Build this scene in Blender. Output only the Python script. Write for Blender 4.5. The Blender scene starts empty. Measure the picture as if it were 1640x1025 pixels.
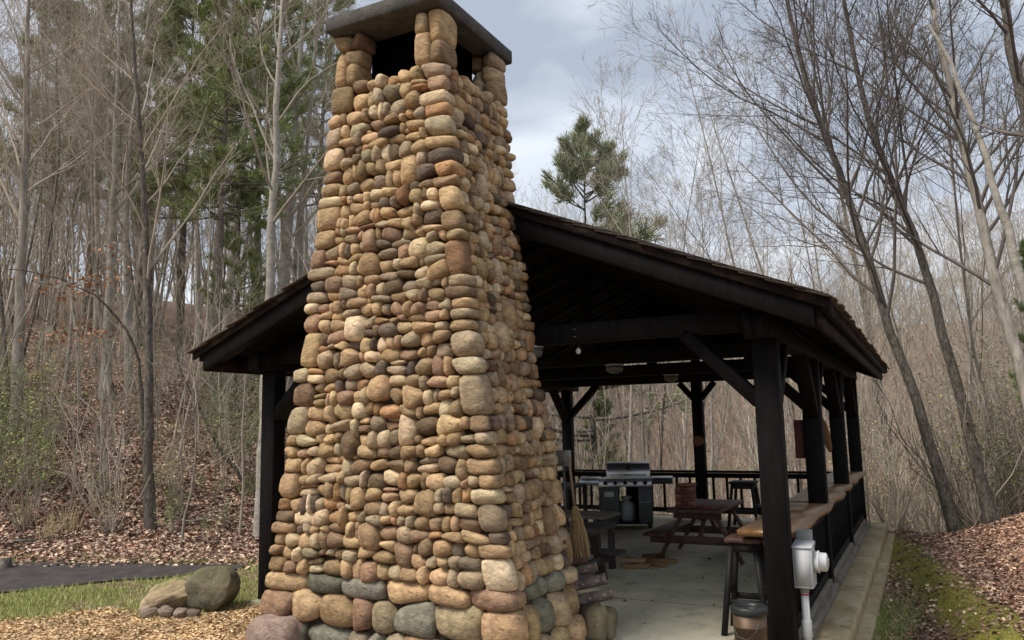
import bpy, bmesh, math
import numpy as np
from mathutils import Vector, Matrix

S = bpy.context.scene
rng = np.random.default_rng(7)
U = lambda a, b: float(rng.uniform(a, b))

# ------------------------------------------------------------------ camera
YAW, PITCH, ROLL, F_PX = 0.4772, 0.1315, -0.0209, 1260.75
cam_d = bpy.data.cameras.new('camera'); cam = bpy.data.objects.new('camera', cam_d)
S.collection.objects.link(cam)
fw = Vector((-math.sin(YAW)*math.cos(PITCH), math.cos(YAW)*math.cos(PITCH), math.sin(PITCH)))
ri = Vector((math.cos(YAW), math.sin(YAW), 0)); up = ri.cross(fw)
r2 = ri*math.cos(ROLL)+up*math.sin(ROLL); u2 = -ri*math.sin(ROLL)+up*math.cos(ROLL)
m3 = Matrix((r2, u2, -fw)).transposed()
cam.matrix_world = Matrix.Translation((0, 0, 1.8)) @ m3.to_4x4()
cam_d.sensor_width = 36; cam_d.lens = F_PX/1640*36; cam_d.clip_start = 0.05; cam_d.clip_end = 2000
S.camera = cam

# ------------------------------------------------------------------ world, sun, exposure
SUN_EL, SUN_AZ = math.radians(56), math.atan2(-0.55, -0.80)      # sun stands behind the camera, to the left
W = bpy.data.worlds.new('World'); S.world = W; W.use_nodes = True
nt = W.node_tree; nt.nodes.clear()
def wn(t, **k):
    n = nt.nodes.new(t)
    for a, v in k.items(): setattr(n, a, v)
    return n
wo = wn('ShaderNodeOutputWorld'); bg = wn('ShaderNodeBackground'); bg.inputs[1].default_value = 0.1
sky = wn('ShaderNodeTexSky', sky_type='NISHITA', sun_disc=False, sun_elevation=SUN_EL, sun_rotation=SUN_AZ)
tc = wn('ShaderNodeTexCoord'); mp = wn('ShaderNodeMapping'); mp.inputs['Scale'].default_value = (1.1, 1.1, 3.2)
nz = wn('ShaderNodeTexNoise'); nz.inputs['Scale'].default_value = 2.5; nz.inputs['Detail'].default_value = 5; nz.inputs['Roughness'].default_value = .5; nz.inputs['Distortion'].default_value = .35
rp = wn('ShaderNodeValToRGB'); rp.color_ramp.elements[0].position = .38; rp.color_ramp.elements[0].color = (1.55, 1.74, 2.05, 1)
rp.color_ramp.elements[1].position = .64; rp.color_ramp.elements[1].color = (3.15, 3.28, 3.48, 1)
e = rp.color_ramp.elements.new(.5); e.color = (2.25, 2.43, 2.72, 1)
mx = wn('ShaderNodeMix', data_type='RGBA'); mx.inputs[0].default_value = .93
nt.links.new(tc.outputs['Generated'], mp.inputs[0]); nt.links.new(mp.outputs[0], nz.inputs[0]); nt.links.new(nz.outputs[0], rp.inputs[0])
nt.links.new(sky.outputs[0], mx.inputs[6]); nt.links.new(rp.outputs[0], mx.inputs[7]); nt.links.new(mx.outputs[2], bg.inputs[0]); nt.links.new(bg.outputs[0], wo.inputs[0])
sd = bpy.data.lights.new('sun', 'SUN'); sd.energy = 1.5; sd.angle = math.radians(24); sd.color = (1, .93, .82)
sun = bpy.data.objects.new('sun', sd); S.collection.objects.link(sun)
sv = Vector((math.cos(SUN_EL)*-.566, math.cos(SUN_EL)*-.824, math.sin(SUN_EL)))
sky.sun_rotation = math.atan2(sv.x, sv.y)
sun.rotation_euler = sv.to_track_quat('Z', 'Y').to_euler(); sun.location = (0, -20, 30)
S.view_settings.view_transform = 'Standard'; S.view_settings.look = 'None'; S.view_settings.exposure = 1.62; S.view_settings.gamma = 1
S.render.engine = 'CYCLES'
S.cycles.use_denoising = True; S.cycles.max_bounces = 6; S.cycles.diffuse_bounces = 3; S.cycles.transparent_max_bounces = 4

# ------------------------------------------------------------------ helpers
def material(name, c1, c2=None, scale=8., rough=.8, bump=0., bscale=None, tint=False, c3=None, stretch=(1, 1, 1), metal=0., spec=.3, rnd=0., moss=None, fac=(.35, .65), coords='Object', trans=None):
    m = bpy.data.materials.new(name); m.use_nodes = True; t = m.node_tree; N = t.nodes; L = t.links
    b = N['Principled BSDF']; b.inputs['Roughness'].default_value = rough; b.inputs['Metallic'].default_value = metal; b.inputs['Specular IOR Level'].default_value = spec
    co = N.new('ShaderNodeTexCoord'); mp = N.new('ShaderNodeMapping'); mp.inputs['Scale'].default_value = stretch
    if coords == 'World':
        g = N.new('ShaderNodeNewGeometry'); L.new(g.outputs['Position'], mp.inputs[0])
    else: L.new(co.outputs[coords], mp.inputs[0])
    def noise(sc, det=6, ro=.6):
        n = N.new('ShaderNodeTexNoise'); n.inputs['Scale'].default_value = sc; n.inputs['Detail'].default_value = det; n.inputs['Roughness'].default_value = ro
        L.new(mp.outputs[0], n.inputs[0]); return n.outputs[0]
    def ramp(src, a, b_):
        r = N.new('ShaderNodeMapRange'); r.inputs[1].default_value = a; r.inputs[2].default_value = b_; r.clamp = True; L.new(src, r.inputs[0]); return r.outputs[0]
    def mix(f, a, b_, bt='MIX'):
        x = N.new('ShaderNodeMix'); x.data_type = 'RGBA'; x.blend_type = bt
        for s_, v in ((0, f), (6, a), (7, b_)):
            if isinstance(v, (int, float)): x.inputs[s_].default_value = v
            elif isinstance(v, tuple): x.inputs[s_].default_value = (*v[:3], 1)
            else: L.new(v, x.inputs[s_])
        return x.outputs[2]
    col = (*c1, 1)
    out = c1
    if c2: out = mix(ramp(noise(scale), *fac), c1, c2)
    if c3: out = mix(ramp(noise(scale*2.7, 8, .7), .52, .72), out, c3)
    if tint:
        a = N.new('ShaderNodeAttribute'); a.attribute_name = 'tint'
        out = mix(1., out, a.outputs[0], 'MULTIPLY')
    if rnd:
        o = N.new('ShaderNodeObjectInfo'); h = N.new('ShaderNodeHueSaturation'); r = N.new('ShaderNodeMapRange')
        r.inputs[3].default_value = 1-rnd; r.inputs[4].default_value = 1+rnd; L.new(o.outputs['Random'], r.inputs[0]); L.new(r.outputs[0], h.inputs['Value'])
        if isinstance(out, tuple): h.inputs['Color'].default_value = (*out, 1)
        else: L.new(out, h.inputs['Color'])
        out = h.outputs[0]
    if moss:
        g = N.new('ShaderNodeNewGeometry'); sx = N.new('ShaderNodeSeparateXYZ'); L.new(g.outputs['Normal'], sx.inputs[0])
        ad = N.new('ShaderNodeMath'); ad.operation = 'ADD'; L.new(sx.outputs[2], ad.inputs[0]); L.new(noise(scale*1.3), ad.inputs[1])
        out = mix(ramp(ad.outputs[0], *moss[1]), out, moss[0])
    if isinstance(out, tuple): b.inputs['Base Color'].default_value = (*out, 1)
    else: L.new(out, b.inputs['Base Color'])
    if bump:
        bp = N.new('ShaderNodeBump'); bp.inputs['Strength'].default_value = bump; bp.inputs['Distance'].default_value = .02
        L.new(noise(bscale or scale*4, 8, .65), bp.inputs['Height']); L.new(bp.outputs[0], b.inputs['Normal'])
    return m

def mesh_np(name, V, faces, tint=None, smooth=False):
    """V (n,3); faces = list of index arrays (m,3)/(m,4)."""
    me = bpy.data.meshes.new(name); V = np.asarray(V, np.float32)
    if not isinstance(faces, (list, tuple)): faces = [faces]
    faces = [np.asarray(f, np.int32) for f in faces if len(f)]
    me.vertices.add(len(V)); me.vertices.foreach_set('co', V.ravel())
    loops = np.concatenate([f.ravel() for f in faces]); tot = np.concatenate([np.full(len(f), f.shape[1], np.int32) for f in faces])
    me.loops.add(len(loops)); me.loops.foreach_set('vertex_index', loops)
    me.polygons.add(len(tot)); st = np.concatenate([[0], np.cumsum(tot)[:-1]]).astype(np.int32)
    me.polygons.foreach_set('loop_start', st); me.polygons.foreach_set('loop_total', tot)
    if smooth: me.polygons.foreach_set('use_smooth', np.ones(len(tot), bool))
    me.update(calc_edges=True)
    if tint is not None:
        a = me.attributes.new('tint', 'FLOAT_COLOR', 'POINT'); c = np.ones((len(V), 4), np.float32); c[:, :3] = tint
        a.data.foreach_set('color', c.ravel())
    return me

class MB:
    """collects simple solids, in world coordinates"""
    def __init__(s): s.V = []; s.Q = []; s.T = []; s.n = 0
    def add(s, V, Q=(), T=()):
        V = np.asarray(V, float).reshape(-1, 3)
        if len(Q): s.Q.append(np.asarray(Q, int).reshape(-1, 4)+s.n)
        if len(T): s.T.append(np.asarray(T, int).reshape(-1, 3)+s.n)
        s.V.append(V); s.n += len(V); return s
    def hexa(s, c):  # 8 corners: bottom 4 ccw, top 4 ccw
        return s.add(c, [(3, 2, 1, 0), (4, 5, 6, 7), (0, 1, 5, 4), (1, 2, 6, 5), (2, 3, 7, 6), (3, 0, 4, 7)])
    def box(s, x0, x1, y0, y1, z0, z1):
        return s.hexa([(x0, y0, z0), (x1, y0, z0), (x1, y1, z0), (x0, y1, z0), (x0, y0, z1), (x1, y0, z1), (x1, y1, z1), (x0, y1, z1)])
    def bar(s, p, q, w, h, upv=(0, 0, 1)):
        p = Vector(p); q = Vector(q); d = (q-p).normalized(); a = d.cross(Vector(upv))
        if a.length < 1e-4: a = d.cross(Vector((0, 1, 0)))
        a.normalize(); b = a.cross(d).normalized(); a *= w/2; b *= h/2
        return s.hexa([p-a-b, p+a-b, q+a-b, q-a-b, p-a+b, p+a+b, q+a+b, q-a+b])
    def tube(s, path, rad, k=10, cap=True):
        P = np.array(path, float)[None]; R = np.atleast_1d(np.array(rad, float)); R = np.full(P.shape[1], R[0]) if len(R) == 1 else R
        V, Q = tubes(P, R[None], k); T = []
        n = len(V)
        if cap:
            V = np.vstack([V, P[0, :1], P[0, -1:]]); m = P.shape[1]
            for i in range(k):
                T.append((n, (i+1) % k, i)); T.append((n+1, (m-1)*k+i, (m-1)*k+(i+1) % k))
        return s.add(V, Q, T)
    def lathe(s, c, prof, k=20, axis='z'):
        V = []; Q = []
        for (r, z) in prof:
            for i in range(k):
                a = 2*math.pi*i/k; x, y = r*math.cos(a), r*math.sin(a)
                V.append((c[0]+x, c[1]+y, c[2]+z) if axis == 'z' else (c[0]+z, c[1]+x, c[2]+y))
        for j in range(len(prof)-1):
            for i in range(k): Q.append((j*k+i, j*k+(i+1) % k, (j+1)*k+(i+1) % k, (j+1)*k+i))
        T = []
        V.append((c[0], c[1], c[2]+prof[0][1]) if axis == 'z' else (c[0]+prof[0][1], c[1], c[2]))
        V.append((c[0], c[1], c[2]+prof[-1][1]) if axis == 'z' else (c[0]+prof[-1][1], c[1], c[2]))
        n = len(prof)*k
        for i in range(k): T.append((n, (i+1) % k, i)); T.append((n+1, n-k+i, n-k+(i+1) % k))
        return s.add(V, Q, T)
    def rot(s, rz, loc):
        """turn everything by rz about z and move it"""
        c, n = math.cos(rz), math.sin(rz); M = np.array([[c, n, 0], [-n, c, 0], [0, 0, 1]])
        s.V = [v@M+np.array(loc) for v in s.V]; return s
    def build(s, name, mat, parent=None, bevel=0., smooth=False, tint=None, shift=None):
        V = np.vstack(s.V); c = (V.min(0)+V.max(0))/2; c[2] = V[:, 2].min()
        if parent is None and shift is not None: c = np.array(shift, float)
        me = mesh_np(name, V-c, s.Q+s.T, tint, smooth)
        return link(name, me, mat, c, parent, bevel)

def link(name, me, mat, loc, parent=None, bevel=0.):
    o = bpy.data.objects.new(name, me); S.collection.objects.link(o)
    if mat is not None and not len(me.materials): me.materials.append(mat)
    if parent is not None:
        o.parent = parent; o.location = Vector(loc)-world_loc(parent)
    else: o.location = loc
    if bevel:
        b = o.modifiers.new('bevel', 'BEVEL'); b.width = bevel; b.segments = 1; b.limit_method = 'ANGLE'; b.angle_limit = .6
    return o
def world_loc(o):
    v = Vector(o.location)
    while o.parent: o = o.parent; v = v+Vector(o.location)
    return v
def thing(name, label, cat, loc, group=None):
    o = bpy.data.objects.new(name, None); S.collection.objects.link(o); o.location = loc; o.empty_display_size = .2
    return tag(o, label, cat, group)
def tag(o, label=None, cat=None, group=None, kind=None):
    if label: o['label'] = label
    if cat: o['category'] = cat
    if group: o['group'] = group
    if kind: o['kind'] = kind
    return o
def copy_tree(o, loc, rz=0, sc=1., label=None, parent=None):
    c = o.copy(); S.collection.objects.link(c)
    if parent is None: c.location = loc; c.rotation_euler = (0, 0, rz); c.scale = (sc, sc, sc) if np.isscalar(sc) else sc
    else: c.parent = parent
    for ch in o.children: copy_tree(ch, None, parent=c)
    if label: c['label'] = label
    return c

def tubes(P, R, k):
    """P (n,m,3), R (n,m) -> verts, quads"""
    n, m, _ = P.shape
    T = np.gradient(P, axis=1); T /= np.linalg.norm(T, axis=2, keepdims=True)+1e-9
    ref = np.zeros_like(T); ref[..., 0] = 1; flip = np.abs(T[..., 0]) > .8; ref[flip] = (0, 1, 0)
    A = np.cross(T, ref); A /= np.linalg.norm(A, axis=2, keepdims=True)+1e-9; B = np.cross(T, A)
    a = np.arange(k)*2*math.pi/k
    V = P[:, :, None, :]+R[:, :, None, None]*(A[:, :, None, :]*np.cos(a)[None, None, :, None]+B[:, :, None, :]*np.sin(a)[None, None, :, None])
    idx = np.arange(n*m*k).reshape(n, m, k)
    q = np.stack([idx[:, :-1, :], np.roll(idx, -1, 2)[:, :-1, :], np.roll(idx, -1, 2)[:, 1:, :], idx[:, 1:, :]], -1)
    return V.reshape(-1, 3), q.reshape(-1, 4)

def snoise(x, y, sc, seed=0):
    r = np.random.default_rng(seed); o = 0
    for i in range(6):
        a = r.uniform(0, 6.28); f = r.uniform(.6, 1.7)/sc; p = r.uniform(0, 6.28)
        o = o+np.sin((x*math.cos(a)+y*math.sin(a))*f*6.28+p+1.3*np.sin((y*math.cos(a)-x*math.sin(a))*f*3.1+p*2))
    return o/6
def sstep(a, b, x): t = np.clip((x-a)/(b-a), 0, 1); return t*t*(3-2*t)

def ray(u, v):  # direction through a point of the 1640x1025 photograph
    return fw+r2*((u-820)/F_PX)-u2*((v-512.5)/F_PX)
def at(u, v, D):  # point at horizontal distance D from the camera
    d = ray(u, v); t = D/math.hypot(d.x, d.y); return np.array(Vector((0, 0, 1.8))+d*t)

# ------------------------------------------------------------------ terrain
def terrain(x, y):
    x = np.asarray(x, float); y = np.asarray(y, float)
    z = -.03-.25*sstep(-4.6, -1.3, x)
    s1 = -.437*(x+11.3)+.9*(y-6.7); s2 = (-7.9-.22*(y-8.3)-x)*.9
    k = 2.0; s = -k*np.logaddexp(-s1/k, -s2/k); hs = .6*np.logaddexp(0, s/.6)
    hill = .44*34*(1-np.exp(-hs/34))*1.05
    hill = hill+np.minimum(hs/6, 1)*(.35*snoise(x, y, 9, 1)+.12*snoise(x, y, 2.6, 2))
    r = np.hypot(x, y)
    right = sstep(-.5, 2.4, x)*sstep(4, 10, y)*.72+.12*np.exp(-((x-.15-(10.2-y)*.12)/.3)**2)*sstep(5, 8, y)
    drop = 4.5*sstep(15.2, 27, y+.25*np.maximum(x, 0))*(1-np.minimum(np.maximum(hill, 0)/2, 1))
    far = .34*np.maximum(r-34, 0); far = 30*(1-np.exp(-far/30))*sstep(10, 40, y+.3*r)
    z = z+hill+right*(1-sstep(16, 26, y))-drop+far*(1-np.minimum(np.maximum(hill, 0)/9, 1)*.8)
    z = z+.02*snoise(x, y, 1.1, 3)
    pad = ((x > -6.45) & (x < -.5) & (y > 6.45) & (y < 15.2)) | ((x > -2.75) & (x < -.5) & (y > 4.6) & (y < 7))
    z = np.where(pad, np.minimum(z, -.2), z)
    return z
def tz(x, y): return float(terrain(x, y))

# surface zones of the ground: r = chips, g = grass, b = moss ; what is left is leaf-strewn soil
def foot(x, y):  # signed distance uphill of the foot of the left bank
    return np.minimum(-.437*(x+11.3)+.9*(y-6.7), (-7.9-.22*(y-8.3)-x)*.9+1.2)
def zones(x, y):
    n = snoise(x, y, 1.6, 11); n2 = snoise(x, y, .6, 12); f = foot(x, y)
    left = sstep(-4.2, -4.8, x)
    chip = left*sstep(5.95, 5.3, y-.75*(x+7.25)+.35*n+.25*n2)*sstep(.2, -.4, f)
    grass = sstep(11.5, 9.5, y)*left*(1-chip)*sstep(.5, -.2, f+.2*n)*np.clip(.5+.7*n+.3*n2, 0, 1)
    rt = sstep(-1.1, -.7, x)*sstep(15.5, 14.4, y)
    moss = rt*np.clip(sstep(.5, .08, np.abs(x-.05-(10.2-y)*.16)+.14*n+.1*n2)*np.clip(.95+.6*n2, 0, 1)+.6*sstep(.25, .6, n2)*sstep(.6, .2, np.abs(x-.2)), 0, 1)
    gr2 = rt*sstep(.3, .12, np.abs(x+.45)+.12*n)*sstep(11.5, 9.5, y)
    return chip, np.clip(grass+.8*gr2, 0, 1), moss

rr = np.concatenate([np.linspace(.4, 4, 14)[:-1], np.linspace(4, 22, 150)[:-1], np.geomspace(22, 900, 70)])
aa = np.concatenate([np.linspace(-70, 20, 420)+0., np.linspace(20, 290, 90)[1:-1]])*math.pi/180
A_, R_ = np.meshgrid(aa, rr); X_, Y_ = R_*np.sin(A_), R_*np.cos(A_); Z_ = terrain(X_, Y_)
nr, na = X_.shape; idx = np.arange(nr*na).reshape(nr, na); nx = np.roll(idx, -1, 1)
Qg = np.stack([idx[:-1], nx[:-1], nx[1:], idx[1:]], -1).reshape(-1, 4)[:, ::-1]
ch, gr, mo = zones(X_, Y_)
gm = mesh_np('ground', np.stack([X_, Y_, Z_], -1).reshape(-1, 3), Qg, np.stack([ch, gr, mo], -1).reshape(-1, 3), True)
M_ground = bpy.data.materials.new('ground_soil'); M_ground.use_nodes = True
def ground_nodes(m):
    t = m.node_tree; N = t.nodes; L = t.links; b = N['Principled BSDF']; b.inputs['Roughness'].default_value = .95; b.inputs['Specular IOR Level'].default_value = .1
    g = N.new('ShaderNodeNewGeometry'); a = N.new('ShaderNodeAttribute'); a.attribute_name = 'tint'; sp = N.new('ShaderNodeSeparateColor'); L.new(a.outputs[0], sp.inputs[0])
    def noise(sc, d=8, ro=.65):
        n = N.new('ShaderNodeTexNoise'); n.inputs['Scale'].default_value = sc; n.inputs['Detail'].default_value = d; n.inputs['Roughness'].default_value = ro; L.new(g.outputs['Position'], n.inputs[0]); return n.outputs[0]
    def ramp(src, cols):
        r = N.new('ShaderNodeValToRGB'); r.color_ramp.elements[0].position = cols[0][0]; r.color_ramp.elements[0].color = (*cols[0][1], 1)
        r.color_ramp.elements[1].position = cols[-1][0]; r.color_ramp.elements[1].color = (*cols[-1][1], 1)
        for p, c in cols[1:-1]: r.color_ramp.elements.new(p).color = (*c, 1)
        L.new(src, r.inputs[0]); return r.outputs[0]
    def mix(f, x, y):
        n = N.new('ShaderNodeMix'); n.data_type = 'RGBA'; L.new(f, n.inputs[0]); L.new(x, n.inputs[6]); L.new(y, n.inputs[7]); return n.outputs[2]
    soil = ramp(noise(7), [(.3, (.07, .047, .036)), (.5, (.19, .125, .095)), (.68, (.32, .235, .185))])
    chip = ramp(noise(30), [(.3, (.13, .075, .03)), (.52, (.36, .22, .1)), (.7, (.52, .37, .2))])
    gra = ramp(noise(14), [(.3, (.13, .10, .05)), (.5, (.19, .2, .06)), (.7, (.28, .29, .10))])
    mos = ramp(noise(16), [(.3, (.10, .075, .035)), (.5, (.25, .235, .05)), (.7, (.38, .34, .09))])
    c = mix(sp.outputs[0], soil, chip); c = mix(sp.outputs[1], c, gra); c = mix(sp.outputs[2], c, mos); L.new(c, b.inputs['Base Color'])
    bp = N.new('ShaderNodeBump'); bp.inputs['Strength'].default_value = .8; bp.inputs['Distance'].default_value = .05; L.new(noise(18), bp.inputs['Height']); L.new(bp.outputs[0], b.inputs['Normal'])
ground_nodes(M_ground)
tag(link('ground', gm, M_ground, (0, 0, 0)), kind='structure')

# asphalt path: a strip that comes in from the left and narrows to a tip in the grass
M_asph = material('asphalt', (.036, .031, .030), (.062, .054, .052), 5, .9, .5, 160, coords='World')
near = [(-15, -2.2), (-11.6, 2.9), (-9.65, 5.62), (-9.0, 6.42), (-8.45, 7.1), (-8.05, 7.75)]
farp = [(-19, 1.6), (-14.2, 4.9), (-11.3, 6.52), (-9.75, 7.25), (-8.9, 7.6), (-8.15, 7.95)]
def resample(p, n):
    p = np.array(p, float); d = np.r_[0, np.cumsum(np.linalg.norm(np.diff(p, axis=0), axis=1))]; t = np.linspace(0, d[-1], n)
    return np.stack([np.interp(t, d, p[:, 0]), np.interp(t, d, p[:, 1])], 1)
na_, fa_ = resample(near, 60), resample(farp, 60)
na_ += .04*np.stack([snoise(na_[:, 0], na_[:, 1], 1.2, 4), snoise(na_[:, 0], na_[:, 1], 1.1, 5)], 1)
V = []
for k in range(9):
    p = na_+(fa_-na_)*k/8; V.append(np.c_[p, terrain(p[:, 0], p[:, 1])+.035*math.sin(math.pi*min(max(k/8, .12), .88))+.01])
V = np.array(V); i2 = np.arange(9*60).reshape(9, 60)
Q = np.stack([i2[:-1, :-1], i2[:-1, 1:], i2[1:, 1:], i2[1:, :-1]], -1).reshape(-1, 4)
tag(link('asphalt_path', mesh_np('asphalt_path', V.reshape(-1, 3), Q, smooth=True), M_asph, (0, 0, 0)), kind='structure')

# ------------------------------------------------------------------ pavilion
PX, PY, PW, PS = -1.097, 6.573, 5.30, 2.7176
XC = PX-PW/2
YB = PY+3*PS
M_wood = material('dark_stained_wood', (.0045, .004, .0045), (.010, .008, .008), 3, .7, .35, 14, stretch=(6, 6, 1.2), spec=.12, rnd=.15)
M_woodb = material('weathered_brown_stain', (.008, .006, .0055), (.045, .027, .019), 2.2, .75, .4, 10, stretch=(2, 2, 4), spec=.12, rnd=.2, fac=(.5, .8))
M_shake = material('cedar_shake', (.035, .026, .02), (.085, .065, .05), 5, .9, .6, 30, stretch=(3, 3, 3), rnd=.35, tint=False)
M_conc = material('concrete', (.37, .34, .25), (.51, .465, .355), 1.3, .88, .25, 40, c3=(.25, .24, .19), coords='World')
M_concm = material('stained_concrete', (.30, .23, .115), (.42, .35, .22), 2.2, .9, .35, 30, c3=(.13, .115, .07), coords='World')
M_sill = material('grey_weathered_timber', (.11, .095, .075), (.2, .175, .14), 3, .85, .4, 20, stretch=(8, 1, 8))

fl = MB().box(-6.5, -.74, 6.36, 15.1, -.16, 0.0).box(-2.62, -.74, 4.75, 6.36, -.16, 0.0).build('pavilion_floor', M_conc); tag(fl, kind='structure')
lt = MB().box(-1.0, -.70, 4.75, 15.12, -.165, .004).build('slab_edge', M_concm, fl, bevel=.018)
MB().box(-1.0, -.60, 4.75, 15.16, -.42, -.17).build('footing', M_concm, fl, bevel=.02)

M_joint = material('joint_dirt', (.10, .09, .07), (.16, .145, .11), 20, .95)
for yj in (7.95, 10.67, 13.4): MB().box(-6.3, -1.02, yj-.005, yj+.005, -.02, .0012).build('floor_joint', M_joint, fl)
for a_, b_ in ((6.4, 7.944), (7.956, 10.664), (10.676, 13.394), (13.406, 15.0)): MB().box(-3.755, -3.745, a_, b_, -.02, .0012).build('floor_joint', M_joint, fl)
pav = thing('pavilion', 'black-stained timber picnic pavilion with shingled gable roof behind the stone chimney', 'pavilion', (XC, (PY+YB)/2, 0))
SL = .417                     # roof pitch
RZ = 4.035-.10                # underside of decking at the ridge
EX = 3.20                     # half width of the roof
Y0, Y1 = 5.97, 15.45
def rz(dx): return RZ-SL*abs(dx)
PH = .095
rows = [PY+i*PS for i in range(4)]
for side in (-1, 1):
    x = XC+side*PW/2
    for i, y in enumerate(rows):
        MB().box(x-PH, x+PH, y-PH, y+PH, 0 if side > 0 else -.12, 2.44).build('post', M_wood, pav, .012)
    pl = MB().box(x-.09, x+.09, Y0+.28, Y1-.3, 2.44, 2.62).build('top_plate', M_wood, pav, .012)
    for i, y in enumerate(rows):
        for dy in (-1, 1):
            if (i == 0 and dy < 0) or (i == 3 and dy > 0): continue
            MB().bar((x, y+dy*.06, 1.82), (x, y+dy*.72, 2.47), .10, .15, (1, 0, 0)).build('brace', M_wood, pav, .01)
        MB().bar((x-side*.06, y, 1.93), (x-side*.66, y, 2.53), .11, .17, (0, 1, 0)).build('brace', M_wood, pav, .01)
for i, y in enumerate(rows):
    zt = 2.69 if i < 3 else 2.86
    b = MB().box(XC-PW/2+.0915, XC+PW/2-.0915, y-.085, y+.085, 2.515, zt).build('tie_beam', M_wood, pav, .012)
    if i: MB().box(XC-.07, XC+.07, y-.07, y+.07, zt, RZ-.2).build('king_post', M_wood, pav, .01)
    if i == 0:
        for zz in (2.56, 2.63):
            MB().lathe((XC+1.02, y-.088, zz), [(.016, 0), (.016, .004)], 8).build('bolt', material('bolt_steel', (.5, .5, .5), metal=1, rough=.4), b)
# small round posts of the back gable
MB().box(XC-PH, XC+PH, YB-PH, YB+PH, 0, 2.513).build('post', M_wood, pav, .012)
for s_ in (-1, 1): MB().bar((XC+s_*.07, YB, 2.2), (XC+s_*.33, YB, 2.5), .1, .12, (0, 1, 0)).build('brace', M_wood, pav, .01)
# back gable boards, each a plank
k = 0; xx = XC-2.55
while xx < XC+2.5:
    w = .19; top = min(rz(xx-XC), rz(xx+w-XC))-.02; z0 = 2.93
    ta, tb = rz(xx-XC)-.004, rz(xx+w-XC)-.004
    if top > z0+.05: MB().hexa([(xx+.002, YB+.02, z0), (xx+w-.002, YB+.02, z0), (xx+w-.002, YB+.05, z0), (xx+.002, YB+.05, z0), (xx+.002, YB+.02, ta), (xx+w-.002, YB+.02, tb), (xx+w-.002, YB+.05, tb), (xx+.002, YB+.05, ta)]).build('gable_board', M_wood, pav)
    xx += w
# rafters and the roof deck
for s_ in (-1, 1):
    n = 15
    for i in range(n):
        y = Y0+.18+(Y1-Y0-.36)*i/(n-1)
        MB().bar((XC+s_*.02, y, RZ-.10), (XC+s_*(EX-.14), y, rz(EX-.14)-.10), .05, .16, (0, 1, 0)).build('rafter', M_wood, pav)
    nb = 17
    for i in range(nb):     # deck boards
        a, b = EX*i/nb, EX*(i+1)/nb-.006
        xa, xb = XC+s_*a, XC+s_*b
        c = [(xa, Y0+.03, rz(a)), (xb, Y0+.03, rz(b)), (xb, Y1-.03, rz(b)), (xa, Y1-.03, rz(a))]
        if s_ < 0: c = c[::-1]
        MB().hexa(c+[(p[0], p[1], p[2]+.022) for p in c]).build('deck_board', M_wood, pav)
    # barge boards: lower board set back, upper board proud
    for yy, dy, tgn in ((Y0, -1, 0), (Y1, 1, 1)):
        lo = [(XC, rz(0)-.20), (XC+s_*(EX-.10), rz(EX-.10)-.20), (XC+s_*(EX-.10), rz(EX-.10)-.03), (XC, rz(0)-.03)]
        hi = [(XC, rz(0)-.035), (XC+s_*(EX+.02), rz(EX+.02)-.035), (XC+s_*(EX+.02), rz(EX+.02)+.075), (XC, rz(0)+.075)]
        for pts, ya, yb, m_ in ((lo, yy-dy*.005, yy-dy*.05, M_wood), (hi, yy+dy*.035, yy-dy*.01, M_woodb)):
            y_a, y_b = min(ya, yb), max(ya, yb); p = pts if s_ > 0 else pts[::-1]
            MB().hexa([(q[0], y_a, q[1]) for q in p][::1]+[(q[0], y_b, q[1]) for q in p]).build('barge_board', m_, pav, .006)
    xo = XC+s_*EX
    x_a, x_b = sorted((xo-s_*.10, xo-s_*.06)); MB().box(x_a, x_b, Y0+.05, Y1-.05, rz(EX)-.165, rz(EX)+.005).build('fascia', M_woodb, pav, .006)
    x_a, x_b = sorted((xo-s_*.055, xo+s_*.0)); MB().box(x_a, x_b, Y0+.037, Y1-.037, rz(EX)-.055, rz(EX)+.045).build('fascia', M_woodb, pav, .006)
    # soffit outrigger blocks
    for y in (Y0+.28,):
        MB().box(xo-s_*.62-.03, xo-s_*.62+.03, y-.04, y+.04, 2.42, 2.63).build('eave_block', M_wood, pav)
# shingles
rest = MB(); nsh = 0
for s_ in (-1, 1):
    nc = 17
    for c in range(nc):
        d1 = EX+.05-c*.19; d0 = d1-.27
        y = Y0-.045-U(0, .05)
        while y < Y1+.04:
            w = U(.09, .2); yb = min(y+w-.006, Y1+.045); dd = U(-.02, .02); t = U(.012, .022); d0c = max(d0, .0)
            x0, x1 = XC+s_*(d1+dd), XC+s_*d0c
            za, zb = rz(d1+dd)+.052, rz(d0c)+.034
            lw = [(x1, y, zb), (x0, y, za), (x0, yb, za), (x1, yb, zb)]
            if s_ < 0: lw = lw[::-1]
            q = lw+[(p[0], p[1], p[2]+(t if abs(p[0]-x0) < 1e-6 else .006)) for p in lw]
            vis = (y < Y0+.12) or (s_ > 0 and c < 2)
            if vis and nsh < 290:
                MB().hexa(q).build('shingle', M_shake, pav); nsh += 1
            else: rest.hexa(q)
            y += w
tag(rest.build('shingle_field', M_shake, pav), kind='stuff')
yy = Y0-.04
while yy < Y1:
    MB().hexa([(XC-.16, yy, rz(.16)+.062), (XC+.16, yy, rz(.16)+.062), (XC+.16, yy+.3, rz(.16)+.062), (XC-.16, yy+.3, rz(.16)+.062), (XC-.012, yy, rz(0)+.09), (XC+.012, yy, rz(0)+.09), (XC+.012, yy+.3, rz(0)+.09), (XC-.012, yy+.3, rz(0)+.09)]).build('ridge_cap', M_shake, pav); yy += .305

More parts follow.
